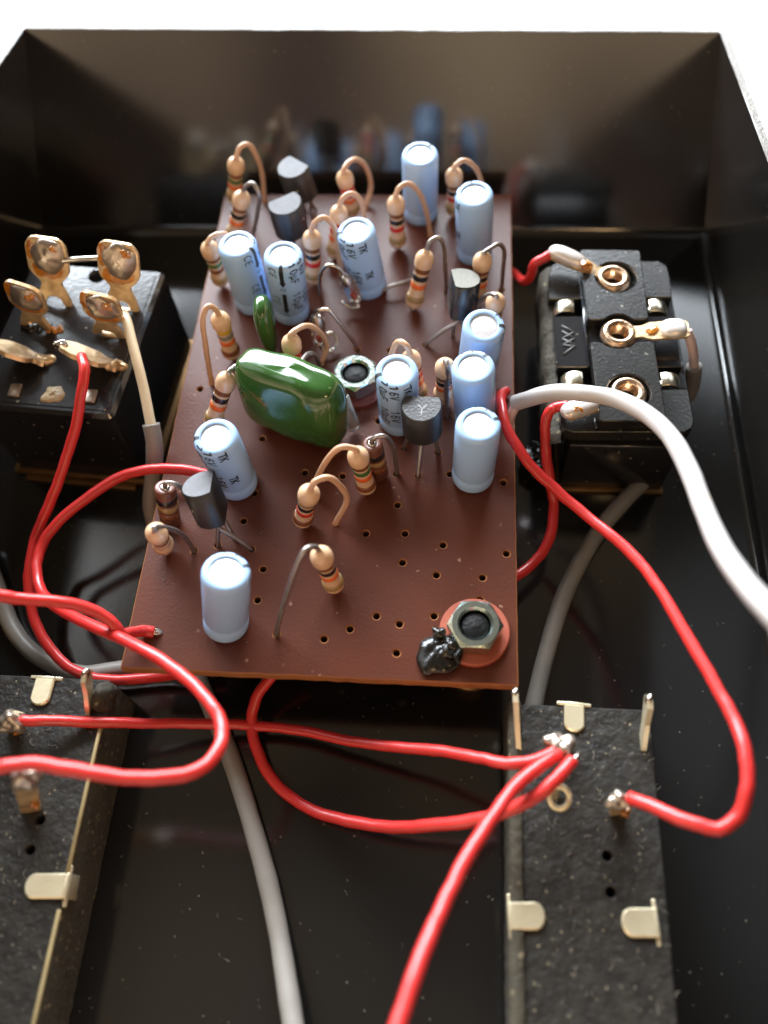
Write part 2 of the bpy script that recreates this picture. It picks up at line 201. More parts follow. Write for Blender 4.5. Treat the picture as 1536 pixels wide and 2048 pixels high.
# ------------------------------------------------------------------ world and lamps
w = bpy.data.worlds.new('World'); sc.world = w; w.use_nodes = True
nt = w.node_tree; bg = nt.nodes['Background']
tc = nt.nodes.new('ShaderNodeTexCoord'); nz = nt.nodes.new('ShaderNodeTexNoise'); cr = nt.nodes.new('ShaderNodeValToRGB')
nz.inputs['Scale'].default_value = 3.0; nz.inputs['Detail'].default_value = 2.5; nz.noise_dimensions = '4D'; nz.inputs['W'].default_value = 5.2
cr.color_ramp.elements[0].position = 0.40; cr.color_ramp.elements[0].color = (0.15, 0.095, 0.085, 1)
cr.color_ramp.elements[1].position = 0.60; cr.color_ramp.elements[1].color = (0.88, 0.66, 0.42, 1)
nt.links.new(tc.outputs['Generated'], nz.inputs['Vector']); nt.links.new(nz.outputs['Fac'], cr.inputs['Fac'])
nt.links.new(cr.outputs['Color'], bg.inputs['Color']); bg.inputs['Strength'].default_value = 0.66
# the room: walls lit by the window, a duller ceiling
sx = nt.nodes.new('ShaderNodeSeparateXYZ'); mr_ = nt.nodes.new('ShaderNodeMapRange'); mu = nt.nodes.new('ShaderNodeMixRGB'); mu.blend_type = 'MULTIPLY'; mu.inputs[0].default_value = 1
nt.links.new(tc.outputs['Generated'], sx.inputs[0]); nt.links.new(sx.outputs['Z'], mr_.inputs[0]); mr_.interpolation_type = 'SMOOTHSTEP'
mr_.inputs[1].default_value = 0.25; mr_.inputs[2].default_value = 0.75; mr_.inputs[3].default_value = 5.0; mr_.inputs[4].default_value = 0.55
nt.links.new(cr.outputs['Color'], mu.inputs[1]); nt.links.new(mr_.outputs[0], mu.inputs[2]); nt.links.new(mu.outputs[0], bg.inputs['Color'])

def area(name, pos, target, sx, sy, L, col):
    l = bpy.data.lights.new(name, 'AREA'); l.shape = 'RECTANGLE'; l.size = sx; l.size_y = sy
    l.energy = L*math.pi*sx*sy; l.color = col
    o = bpy.data.objects.new(name, l); COL.objects.link(o); o.location = pos
    o.rotation_euler = (V(target)-V(pos)).to_track_quat('-Z', 'Y').to_euler()
    return o
area('window_light', (-0.35, 1.15, 0.62), (0, 0.03, 0), 1.5, 0.62, 36, (0.84, 0.92, 1.0))
area('top_fill', (-0.9, 0.35, 1.0), (0, 0.03, 0), 0.7, 0.7, 1.8, (0.9, 0.95, 1.0))  # unseen soft lamp added high on the left to brighten upward faces
area('room_lamp', (0.25, -0.75, 0.75), (0, 0.03, 0), 0.12, 0.12, 26, (1.0, 0.62, 0.30))
sc.view_settings.view_transform = 'Standard'; sc.view_settings.look = 'None'
sc.view_settings.exposure = 0; sc.view_settings.gamma = 1
sc.cycles.max_bounces = 10; sc.cycles.transmission_bounces = 8; sc.cycles.transparent_max_bounces = 8
sc.cycles.use_denoising = True
sc.cycles.sample_clamp_indirect = 6

# ------------------------------------------------------------------ materials
M = {}
def mat(name, col, rough=0.5, metal=0.0, ior=1.5, coat=0.0, trans=0.0, bump=0.0, bscale=1500, mottle=0.0, mscale=400, mcol=None,
        specks=0.0, sscale=900, scol=(0.35, 0.31, 0.24), sss=0.0, rvar=0.0):
    m = bpy.data.materials.new(name); m.use_nodes = True; t = m.node_tree; n = t.nodes; k = t.links
    b = n['Principled BSDF']; I = b.inputs
    I['Base Color'].default_value = (*col, 1); I['Roughness'].default_value = rough; I['Metallic'].default_value = metal
    I['IOR'].default_value = ior; I['Coat Weight'].default_value = coat; I['Coat Roughness'].default_value = 0.08
    I['Transmission Weight'].default_value = trans
    if sss: I['Subsurface Weight'].default_value = sss; I['Subsurface Radius'].default_value = (1, .6, .4); I['Subsurface Scale'].default_value = 0.0008
    tcn = n.new('ShaderNodeTexCoord'); co = tcn.outputs['Object']
    cur = None
    if mottle:
        z = n.new('ShaderNodeTexNoise'); z.inputs['Scale'].default_value = mscale; z.inputs['Detail'].default_value = 5; z.inputs['Roughness'].default_value = .6
        k.new(co, z.inputs['Vector'])
        mr = n.new('ShaderNodeMapRange'); mr.inputs[1].default_value = .35; mr.inputs[2].default_value = .7; mr.inputs[4].default_value = mottle
        k.new(z.outputs['Fac'], mr.inputs[0])
        mx = n.new('ShaderNodeMixRGB'); mx.inputs[1].default_value = (*col, 1); mx.inputs[2].default_value = (*(mcol or [x*1.6 for x in col]), 1)
        k.new(mr.outputs[0], mx.inputs[0]); cur = mx.outputs[0]
        if rvar:
            rr = n.new('ShaderNodeMapRange'); rr.inputs[3].default_value = max(rough-rvar, .02); rr.inputs[4].default_value = rough+rvar
            k.new(z.outputs['Fac'], rr.inputs[0]); k.new(rr.outputs[0], I['Roughness'])
    if specks:
        z = n.new('ShaderNodeTexVoronoi'); z.inputs['Scale'].default_value = sscale; z.inputs['Randomness'].default_value = 1
        zz = n.new('ShaderNodeTexNoise'); zz.inputs['Scale'].default_value = sscale*2.1; k.new(co, zz.inputs['Vector'])
        ad = n.new('ShaderNodeMixRGB'); ad.blend_type = 'ADD'; ad.inputs[0].default_value = 0.9/sscale
        k.new(co, ad.inputs[1]); k.new(zz.outputs['Color'], ad.inputs[2]); k.new(ad.outputs[0], z.inputs['Vector'])
        sep = n.new('ShaderNodeSeparateColor'); k.new(z.outputs['Color'], sep.inputs[0])
        # only some cells carry a speck, of uneven size
        sz = n.new('ShaderNodeMapRange'); sz.inputs[1].default_value = 1-specks; sz.inputs[2].default_value = 1; sz.inputs[3].default_value = 0; sz.inputs[4].default_value = .34
        k.new(sep.outputs[0], sz.inputs[0])
        lt = n.new('ShaderNodeMath'); lt.operation = 'LESS_THAN'; k.new(z.outputs['Distance'], lt.inputs[0]); k.new(sz.outputs[0], lt.inputs[1])
        sm = n.new('ShaderNodeMath'); sm.operation = 'MULTIPLY'; k.new(lt.outputs[0], sm.inputs[0]); k.new(sep.outputs[1], sm.inputs[1])
        mx = n.new('ShaderNodeMixRGB'); mx.inputs[2].default_value = (*scol, 1)
        if cur: k.new(cur, mx.inputs[1])
        else: mx.inputs[1].default_value = (*col, 1)
        k.new(sm.outputs[0], mx.inputs[0]); cur = mx.outputs[0]
    if cur: k.new(cur, I['Base Color'])
    if bump:
        z = n.new('ShaderNodeTexNoise'); z.inputs['Scale'].default_value = bscale; z.inputs['Detail'].default_value = 4
        k.new(co, z.inputs['Vector']); bp = n.new('ShaderNodeBump'); bp.inputs['Strength'].default_value = bump; bp.inputs['Distance'].default_value = 0.0002
        k.new(z.outputs['Fac'], bp.inputs['Height']); k.new(bp.outputs[0], I['Normal'])
    M[name] = m
    return m
mat('case', (0.009, 0.0085, 0.008), .12, ior=1.68, bump=.03, bscale=5000, specks=.055, sscale=2600, scol=(.15, .13, .10))
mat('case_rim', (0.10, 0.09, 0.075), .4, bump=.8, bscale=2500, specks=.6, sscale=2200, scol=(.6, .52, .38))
mat('table', (0.86, 0.86, 0.85), .6, bump=.05, bscale=300)
mat('board', (0.103, 0.0265, 0.0125), .36, ior=1.38, mottle=.55, mscale=120, mcol=(.078, .021, .011), specks=.05, sscale=1500, scol=(.34, .19, .13), bump=.12, bscale=2600, rvar=.06)
mat('bore_shade', (0.05, 0.017, 0.008), .8)
mat('board_edge', (0.34, 0.125, 0.036), .6, mottle=.5, mscale=500, mcol=(.2, .07, .022), bump=.4, bscale=3000)
mat('sleeve', (0.34, 0.53, 0.82), .24, bump=.03, bscale=1200, sss=.12)
mat('can_end', (0.86, 0.83, 0.82), .34, metal=.75, bump=.1, bscale=2200)
mat('ink', (0.012, 0.013, 0.018), .5)
mat('res_body', (0.66, 0.435, 0.265), .20, coat=.4, mottle=.25, mscale=700, mcol=(.55, .32, .17), bump=.05, bscale=1800)
for nme, cc in dict(black=(.012, .011, .011), brown=(.18, .06, .022), red=(.56, .022, .016), orange=(.72, .13, .025), yellow=(.62, .40, .03),
                    green=(.05, .13, .03), grey=(.22, .20, .18), gold=(.30, .19, .07), tan=(.50, .30, .17)).items():
    mat('band_'+nme, cc, .25, coat=.3, mottle=.4, mscale=1500)
mat('lead_tan', (0.60, 0.36, 0.22), .3, coat=.3, mottle=.4, mscale=900, mcol=(.48, .27, .15))
mat('lead_grey', (0.36, 0.33, 0.31), .38, metal=.85, mottle=.6, mscale=900, mcol=(.2, .17, .15), bump=.15, bscale=3000)
mat('tin', (0.62, 0.58, 0.52), .25, metal=1, mottle=.5, mscale=700, mcol=(.4, .35, .28), bump=.1, bscale=2000)
mat('solder', (0.48, 0.40, 0.32), .34, metal=.8, mottle=.7, mscale=600, mcol=(.27, .22, .19), bump=.35, bscale=800)
mat('solder_bright', (0.84, 0.79, 0.74), .30, metal=.45, mottle=.5, mscale=500, mcol=(.66, .58, .52), bump=.2, bscale=900)
mat('flux', (0.58, 0.21, 0.02), .12, coat=1, mottle=.7, mscale=700, mcol=(.14, .04, .008))
mat('lug_brass', (0.80, 0.59, 0.34), .32, metal=.55, mottle=.9, mscale=650, mcol=(.33, .20, .09), bump=.25, bscale=1300)
mat('gold_plate', (0.88, 0.79, 0.55), .26, metal=.6, mottle=.5, mscale=500, mcol=(.7, .6, .38), bump=.12, bscale=1500)
mat('eyelet', (0.78, 0.58, 0.40), .25, metal=.9, mottle=.8, mscale=1200, mcol=(.24, .11, .05), bump=.2, bscale=2000)
mat('trans_black', (0.016, 0.016, 0.017), .40, bump=.12, bscale=3500, mottle=.4, mscale=500)
mat('trans_gloss', (0.016, 0.018, 0.022), .2, bump=.05, bscale=3000)
mat('trans_top_sheen', (0.06, 0.06, 0.068), .52, ior=1.4, bump=.1, bscale=2500, mottle=.6, mscale=800, mcol=(.13, .13, .14))  # window sheen on black plastic, painted in as a paler top colour
mat('trans_top_olive', (0.12, 0.115, 0.085), .5, ior=1.35, bump=.3, bscale=2500)
mat('trans_top_dark', (0.035, 0.035, 0.036), .42, bump=.3, bscale=3500, specks=.1, sscale=2600)
mat('mark_white', (0.30, 0.30, 0.30), .5)
mat('dip_green', (0.034, 0.105, 0.022), .15, coat=.25, mottle=.7, mscale=200, mcol=(.020, .055, .012), bump=.07, bscale=420, specks=.05, sscale=1800, scol=(.2, .3, .12), ior=1.5)
mat('glass', (0.99, 0.985, 0.98), .04, trans=1.0, ior=1.42, coat=.6)
mat('clear_plastic', (0.93, 0.92, 0.9), .12, trans=.92, ior=1.46)
mat('red_core', (0.36, 0.05, 0.03), .35)
mat('nut', (0.58, 0.69, 0.64), .22, metal=1, mottle=.4, mscale=500, mcol=(.42, .5, .45), bump=.12, bscale=1800)
mat('fibre_dark', (0.16, 0.025, 0.016), .5, mottle=.6, mscale=350, mcol=(.09, .018, .012), bump=.15, bscale=1500)
mat('fibre', (0.40, 0.105, 0.060), .42, mottle=.6, mscale=350, mcol=(.33, .06, .033), bump=.15, bscale=1500)
mat('sealant', (0.006, 0.0055, 0.005), .17, bump=.5, bscale=1300, ior=1.5, mottle=.5, mscale=900, mcol=(.02, .018, .014))
mat('black_paint', (0.006, 0.006, 0.006), .45, ior=1.3, bump=.7, bscale=1800)
mat('comp_body', (0.15, 0.052, 0.03), .35, mottle=.5, mscale=600, mcol=(.1, .035, .02))
mat('wire_red', (0.60, 0.031, 0.029), .30, sss=.2, bump=.06, bscale=700, mottle=.3, mscale=200, mcol=(.50, .026, .02))
mat('wire_white', (0.47, 0.445, 0.43), .30, sss=.1, bump=.06, bscale=500, specks=.05, sscale=500, scol=(.45, .36, .25))
mat('wire_grey', (0.225, 0.205, 0.18), .42, bump=.1, bscale=900, mottle=.3, mscale=200)
mat('core_cream', (0.75, 0.62, 0.42), .35)
mat('core_pink', (0.66, 0.48, 0.44), .4)
mat('bakelite', (0.012, 0.012, 0.013), .16, bump=.06, bscale=1500, specks=.10, sscale=1800, scol=(.22, .19, .15), mottle=.4, mscale=150)
mat('phenolic', (0.011, 0.0105, 0.010), .27, ior=1.45, bump=.15, bscale=2600, specks=.14, sscale=1700, scol=(.20, .19, .16), mottle=.5, mscale=350, mcol=(.028, .027, .023))
mat('phenolic_edge', (0.09, 0.09, 0.085), .5, bump=.5, bscale=2500)
mat('dusty', (0.014, 0.0125, 0.011), .5, ior=1.42, bump=1.0, bscale=1200, specks=.30, sscale=2300, scol=(.22, .18, .12), mottle=.7, mscale=600, mcol=(.034, .029, .021), rvar=.16)
mat('dusty_side', (0.055, 0.045, 0.027), .8, bump=1.0, bscale=1500, specks=.5, sscale=1200, scol=(.24, .19, .11), mottle=.9, mscale=420, mcol=(.028, .024, .016))
mat('brass_strip', (0.44, 0.34, 0.17), .45, metal=.6, mottle=.5, mscale=400, mcol=(.25, .18, .08))
mat('bronze', (0.26, 0.15, 0.06), .4, metal=.7, mottle=.7, mscale=300, mcol=(.1, .05, .02))
mat('nickel', (0.74, 0.70, 0.56), .25, metal=1, mottle=.5, mscale=700, mcol=(.5, .45, .3), bump=.15, bscale=1500)
mat('rivet', (0.46, 0.34, 0.19), .5, mottle=.8, mscale=900, mcol=(.2, .14, .07), bump=1, bscale=1500)
mat('lint', (0.22, 0.19, 0.15), .8)
mat('sky_tint_gloss', (0.018, 0.022, 0.032), .08, coat=1)  # sky reflection along the slot edge painted as a blue tint

# ------------------------------------------------------------------ mesh builder
I4 = Matrix.Identity(4)
def crm(pts, n=6):
    """smooth curve through the given points (centripetal Catmull-Rom)"""
    p = [V(q) for q in pts]
    if len(p) < 3: return p
    p = [p[0]*2-p[1]] + p + [p[-1]*2-p[-2]]
    out = []
    for i in range(1, len(p)-2):
        a, b, c_, d = p[i-1], p[i], p[i+1], p[i+2]
        t0 = 0; t1 = t0+max((b-a).length, 1e-4)**.5; t2 = t1+max((c_-b).length, 1e-4)**.5; t3 = t2+max((d-c_).length, 1e-4)**.5
        for s in range(n):
            t = t1+(t2-t1)*s/n
            A1 = a*((t1-t)/(t1-t0))+b*((t-t0)/(t1-t0)); A2 = b*((t2-t)/(t2-t1))+c_*((t-t1)/(t2-t1)); A3 = c_*((t3-t)/(t3-t2))+d*((t-t2)/(t3-t2))
            B1 = A1*((t2-t)/(t2-t0))+A2*((t-t0)/(t2-t0)); B2 = A2*((t3-t)/(t3-t1))+A3*((t-t1)/(t3-t1))
            out.append(B1*((t2-t)/(t2-t1))+B2*((t-t1)/(t2-t1)))
    out.append(p[-2])
    return out

class MB:
    def __init__(s): s.v = []; s.f = []; s.m = []; s.sm = []
    def add(s, vs, fs, mi=0, M4=None, smooth=True):
        o = len(s.v)
        s.v += [(M4 @ V(q) if M4 else V(q)) for q in vs]
        s.f += [[i+o for i in f] for f in fs]; s.m += [mi]*len(fs); s.sm += [smooth]*len(fs)
        return s
    def tube(s, pts, r, n=10, mi=0, cap=True, M4=None):
        pts = [V(p) for p in pts]; R_ = r if isinstance(r, (list, tuple)) else [r]*len(pts)
        t = (pts[1]-pts[0]).normalized(); a = t.orthogonal().normalized(); vs = []; fs = []
        for i, p in enumerate(pts):
            t2 = (pts[min(i+1, len(pts)-1)]-pts[max(i-1, 0)]).normalized()
            if t2.length < .5: t2 = t
            a = (t.rotation_difference(t2) @ a); a = (a-t2*a.dot(t2)).normalized(); t = t2; b = t.cross(a)
            for k in range(n):
                h = 2*math.pi*k/n; vs.append(p+(a*math.cos(h)+b*math.sin(h))*R_[i])
        for i in range(len(pts)-1):
            for k in range(n):
                fs.append([i*n+k, i*n+(k+1) % n, (i+1)*n+(k+1) % n, (i+1)*n+k])
        if cap:
            fs.append(list(range(n))[::-1]); e = (len(pts)-1)*n; fs.append([e+k for k in range(n)])
        return s.add(vs, fs, mi, M4)
    def lathe(s, prof, n=24, M4=None, mi=0, smooth=True):
        vs = []; fs = []; idx = []
        for (r, z) in prof:
            if r < 1e-6: idx.append([len(vs)]); vs.append((0, 0, z))
            else:
                idx.append(list(range(len(vs), len(vs)+n)))
                vs += [(r*math.cos(2*math.pi*k/n), r*math.sin(2*math.pi*k/n), z) for k in range(n)]
        for a, b in zip(idx, idx[1:]):
            for k in range(n):
                k2 = (k+1) % n
                if len(a) == 1 and len(b) == 1: continue
                if len(a) == 1: fs.append([a[0], b[k2], b[k]])
                elif len(b) == 1: fs.append([a[k], a[k2], b[0]])
                else: fs.append([a[k], a[k2], b[k2], b[k]])
        return s.add(vs, fs, mi, M4, smooth)
    def prism(s, poly, z0, z1, holes=(), M4=None, mi=0, wall_mi=None, hole_mi=None, bev=0.0, smooth=False):
        """flat plate with an outline, real holes and a small chamfer round the top"""
        def area2(p): return sum(a[0]*b[1]-b[0]*a[1] for a, b in zip(p, p[1:]+p[:1]))
        poly = [tuple(p[:2]) for p in poly]
        if area2(poly) < 0: poly = poly[::-1]
        hs = []
        for h in holes:
            h = [tuple(p[:2]) for p in h]
            hs.append(h[::-1] if area2(h) > 0 else h)
        def inset(p, d):
            out = []
            for i in range(len(p)):
                a, b, c_ = V(p[i-1]), V(p[i]), V(p[(i+1) % len(p)])
                e1 = (b-a).normalized(); e2 = (c_-b).normalized(); n1 = V((-e1.y, e1.x)); n2 = V((-e2.y, e2.x)); nn = n1+n2
                if nn.length < 1e-6: nn = n1
                nn.normalize(); q = b+nn*(d/max(nn.dot(n1), .5)); out.append((q.x, q.y))
            return out
        loops = [poly]+hs
        top = [inset(p, bev) for p in loops] if bev else loops
        tess = geometry.tessellate_polygon([[V((x, y, 0)) for x, y in l] for l in top])
        ft = [(x, y, z1) for l in top for x, y in l]; nv = len(ft)
        fb = [(x, y, z0) for l in loops for x, y in l]
        fs = []
        for t in tess:
            a, b, c_ = [V(ft[i]) for i in t]
            t = list(t) if (b-a).cross(c_-a).z > 0 else list(t)[::-1]
            fs.append(t)
        s.add(ft, fs, mi, M4, smooth)
        s.add(fb, [[i for i in t][::-1] for t in fs], mi, M4, smooth)
        for li, (lt, lb) in enumerate(zip(top, loops)):
            n = len(lb); wm = (wall_mi if wall_mi is not None else mi) if li == 0 else (hole_mi if hole_mi is not None else mi)
            rows = [[(x, y, z0) for x, y in lb]]
            if bev: rows.append([(x, y, z1-bev) for x, y in lb])
            rows.append([(x, y, z1) for x, y in lt])
            vs = [q for row in rows for q in row]; f2 = []
            for j in range(len(rows)-1):
                for k in range(n): f2.append([j*n+k, j*n+(k+1) % n, (j+1)*n+(k+1) % n, (j+1)*n+k])
            s.add(vs, f2, wm, M4, smooth or li > 0)
        return s
    def box(s, x0, x1, y0, y1, z0, z1, mi=0, M4=None, bev=0.0, seg=2):
        bm = bmesh.new(); bmesh.ops.create_cube(bm, size=1, matrix=Matrix.Translation(((x0+x1)/2, (y0+y1)/2, (z0+z1)/2)) @ Matrix.Diagonal((x1-x0, y1-y0, z1-z0, 1)))
        if bev: bmesh.ops.bevel(bm, geom=list(bm.edges), offset=bev, segments=seg, affect='EDGES', profile=.5)
        bm.verts.index_update()
        s.add([q.co.copy() for q in bm.verts], [[q.index for q in f.verts] for f in bm.faces], mi, M4, bool(bev)); bm.free()
        return s
    def superq(s, a, b, c_, e1, e2, M4=None, mi=0, nu=40, nv=24, warp=None):
        sp = lambda x, e: math.copysign(abs(x)**e, x)
        vs = []; fs = []
        for j in range(nv+1):
            v = -math.pi/2+math.pi*j/nv
            for i in range(nu):
                u = -math.pi+2*math.pi*i/nu
                q = V((a*sp(math.cos(v), e1)*sp(math.cos(u), e2), b*sp(math.cos(v), e1)*sp(math.sin(u), e2), c_*sp(math.sin(v), e1)))
                vs.append(warp(q) if warp else q)
        for j in range(nv):
            for i in range(nu):
                fs.append([j*nu+i, j*nu+(i+1) % nu, (j+1)*nu+(i+1) % nu, (j+1)*nu+i])
        return s.add(vs, fs, mi, M4)
    def blob(s, cpos, r, M4=None, mi=0, jit=0.0, n=14, seed=1):
        rn = random.Random(seed); ph = [rn.uniform(0, 6.28) for _ in range(6)]
        def warp(q):
            d = q.normalized() if q.length > 1e-6 else V((0, 0, 1))
            k = 1+jit*(math.sin(3*d.x+ph[0])*math.sin(3*d.y+ph[1])+.6*math.sin(6*d.x+ph[2]+4*d.z)*math.sin(5*d.y+ph[3]))
            return q*k
        T = Matrix.Translation(V(cpos)); return s.superq(r[0], r[1], r[2], 1, 1, (M4 or I4) @ T, mi, n+6, n, warp)

MMW = {}                      # object -> its matrix in millimetres
def link(o, parent):
    COL.objects.link(o)
    if parent: o.parent = parent
def obj(name, mb, mats, parent=None, at=None, cache=None):
    """one mesh object; a top-level mesh gets its origin at 'at', a child is expressed in its thing's frame"""
    W4 = MMW[parent] if parent else Matrix.Translation(V(at) if at else (mb.v[0] if mb.v else V()))
    inv = W4.inverted()
    me = bpy.data.meshes.new(name)
    me.from_pydata([tuple((inv @ q)*S) for q in mb.v], [], mb.f); me.update()
    mats = mats if isinstance(mats, (list, tuple)) else [mats]
    for q in mats: me.materials.append(M[q])
    me.polygons.foreach_set('material_index', mb.m); me.polygons.foreach_set('use_smooth', mb.sm)
    o = bpy.data.objects.new(name, me); link(o, parent)
    if parent is None: o.location = W4.translation*S
    MMW[o] = W4
    return o
def tag(o, label, cat, group=None):
    o['label'] = label; o['category'] = cat
    if group: o['group'] = group
    return o
def struct(o): o['kind'] = 'structure'; return o
def thing(name, label, cat, M4, group=None):
    o = bpy.data.objects.new(name, None); COL.objects.link(o); o.empty_display_size = .002
    m = M4.copy() if isinstance(M4, Matrix) else Matrix.Translation(V(M4)); MMW[o] = m
    o.matrix_world = Matrix.LocRotScale(m.translation*S, m.to_quaternion(), V((1, 1, 1)))
    return tag(o, label, cat, group)
def inst(src_mesh, name, parent, M4, slots=None):
    """another object sharing a part's mesh, placed at M4 (mm) under its thing"""
    o = bpy.data.objects.new(name, src_mesh); link(o, parent)
    m = (MMW[parent].inverted() @ M4) if parent else M4
    o.matrix_local = Matrix.LocRotScale(m.translation*S, m.to_quaternion(), V((1, 1, 1)))
    MMW[o] = M4
    if slots:
        for i, mm in enumerate(slots): o.material_slots[i].link = 'OBJECT'; o.material_slots[i].material = M[mm]
    return o
def lmesh(name, mb, mats):
    me = bpy.data.meshes.new(name); me.from_pydata([tuple(q*S) for q in mb.v], [], mb.f); me.update()
    for q in (mats if isinstance(mats, (list, tuple)) else [mats]): me.materials.append(M[q])
    me.polygons.foreach_set('material_index', mb.m); me.polygons.foreach_set('use_smooth', mb.sm)
    return me
def frame(B, T, toward=None, yaw=None):
    """origin B, z along B->T; local -y faces 'toward'"""
    B, T = V(B), V(T); z = (T-B).normalized()
    f_ = (V(toward)-B) if toward is not None else V((math.cos(yaw), math.sin(yaw), 0))
    f_ = (f_-z*f_.dot(z)).normalized(); y = -f_; x = y.cross(z)
    return Matrix(((x.x, y.x, z.x, B.x), (x.y, y.y, z.y, B.y), (x.z, y.z, z.z, B.z), (0, 0, 0, 1)))
CAMP = V(D['cam']['pos'])
ZF = -10.5
def circ(cx, cy, r, n=12, ph=0): return [(cx+r*math.cos(2*math.pi*k/n+ph), cy+r*math.sin(2*math.pi*k/n+ph)) for k in range(n)]
def rrect(x0, x1, y0, y1, r, n=4):
    out = []
    for cx, cy, a in ((x1-r, y1-r, 0), (x0+r, y1-r, 90), (x0+r, y0+r, 180), (x1-r, y0+r, 270)):
        out += [(cx+r*math.cos(math.radians(a+90*k/n)), cy+r*math.sin(math.radians(a+90*k/n))) for k in range(n+1)]
    return out
def roundpoly(p, r, n=3):
    out = []; p = [V(q[:2]) for q in p]
    for i in range(len(p)):
        a, b, c_ = p[i-1], p[i], p[(i+1) % len(p)]
        d1 = (a-b); d2 = (c_-b); k = min(r, d1.length*.45, d2.length*.45)
        s_, e = b+d1.normalized()*k, b+d2.normalized()*k
        for j in range(n+1):
            t = j/n; q = s_*(1-t)**2+b*2*t*(1-t)+e*t*t; out.append((q.x, q.y))
    return out

# ------------------------------------------------------------------ setting: table and case
mb = MB().box(-900, 900, -700, 1000, -40, -13.2)
struct(obj('table_top', mb, 'table', at=(0, 0, -40)))
TL, TR, TLf, TRf = V(D['TL']), V(D['TR']), V(D['TLf']), V(D['TRf'])
FL, FR = V((-55.5, 77.6, ZF)), V((52.6, 77.6, ZF)); YB = -62.0
def ext(a, b, y): return a+(b-a)*((y-a.y)/(b.y-a.y))
TLe, TRe = ext(TL, TLf, YB), ext(TR, TRf, YB)
FLe, FRe = V((FL.x, YB, ZF)), V((FR.x, YB, ZF))
case = thing('equipment_case', 'glossy black plastic case with sloping back wall holding the board and switches', 'case', (0, 10, ZF-2.5))
mb = MB()
fl = [(FL.x-1, FL.y+1), (FR.x+1, FR.y+1), (FR.x+1, YB), (FL.x-1, YB)]
mb.prism(fl, ZF-2.5, ZF)
obj('case_floor', mb, 'case', case)
def slab(a, b, c_, d, out, th):
    """wall: inner face a b (bottom) c d (top), thickness th outward"""
    o = V(out)*th; vs = [a, b, c_, d, a+o, b+o, c_+o, d+o]
    vs = [V(q) for q in vs]
    q = MB(); q.add(vs, [[0, 1, 2, 3], [7, 6, 5, 4], [1, 0, 4, 5], [0, 3, 7, 4], [2, 1, 5, 6]], 0, None, False)
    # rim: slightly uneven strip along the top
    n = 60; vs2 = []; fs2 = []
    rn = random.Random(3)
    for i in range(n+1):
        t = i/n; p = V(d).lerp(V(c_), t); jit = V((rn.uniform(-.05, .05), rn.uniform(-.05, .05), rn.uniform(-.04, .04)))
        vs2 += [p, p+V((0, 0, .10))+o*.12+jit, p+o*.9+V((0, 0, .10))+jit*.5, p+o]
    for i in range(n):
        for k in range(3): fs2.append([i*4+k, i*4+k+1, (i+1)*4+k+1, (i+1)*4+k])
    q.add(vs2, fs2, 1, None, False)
    return q
up = V((0, 0, 1))
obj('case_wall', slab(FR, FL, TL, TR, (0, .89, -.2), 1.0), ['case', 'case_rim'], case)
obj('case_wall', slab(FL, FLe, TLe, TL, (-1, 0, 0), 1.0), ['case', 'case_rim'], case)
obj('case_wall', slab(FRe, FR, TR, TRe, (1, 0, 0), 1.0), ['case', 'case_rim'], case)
# small moulded fillets along the floor edges
mb = MB()
for a, b, n1, n2 in ((FL, FR, V((0, -1, 0)), V((0, .45, .89))), (FR, FRe, V((-1, 0, 0)), V((-.13, 0, .99))), (FLe, FL, V((1, 0, 0)), V((.19, 0, .98)))):
    vs = []; fs = []; r = 1.1; n = 6
    for p in (a, b):
        for k in range(n+1):
            t = k/n; q = (p+n1*r)*(1-t)**2+p*2*t*(1-t)+(p+n2*r)*t*t
            vs.append(q+V((0, 0, .01)))
    for k in range(n): fs.append([k, k+1, n+2+k, n+1+k])
    mb.add(vs, fs, 0)
obj('corner_fillet', mb, 'case', case)

# ------------------------------------------------------------------ circuit board
BL = 74.2; W2 = 21.5
nuts = [V(q[0]) for q in D['nuts']]
hole_loops = [circ(x, y, .39, 12) for x, y in D['holes']]
hole_loops += [circ(p.x, p.y, 1.76, 14) for p in nuts]
out = [(-W2, 0)]
for k in range(1, 40): out.append((-W2+2*W2*k/40, random.uniform(-.05, .05)))
out.append((W2, 0))
for k in range(1, 50): out.append((W2+random.uniform(-.04, .04), BL*k/50))
out += [(W2, BL), (-W2, BL)]
for k in range(1, 50): out.append((-W2+random.uniform(-.04, .04), BL-BL*k/50))
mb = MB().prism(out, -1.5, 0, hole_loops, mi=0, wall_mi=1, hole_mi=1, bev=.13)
for k, f_ in enumerate(mb.f):              # shade down the holes painted as darker bores below the pale chamfer
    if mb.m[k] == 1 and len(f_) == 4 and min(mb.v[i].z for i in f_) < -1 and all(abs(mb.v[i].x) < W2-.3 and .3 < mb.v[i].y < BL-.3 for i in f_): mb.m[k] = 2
tag(obj('circuit_board', mb, ['board', 'board_edge', 'bore_shade'], at=(0, 0, -1.5)), 'reddish brown circuit board drilled with small holes, fixed in the black case', 'circuit board')

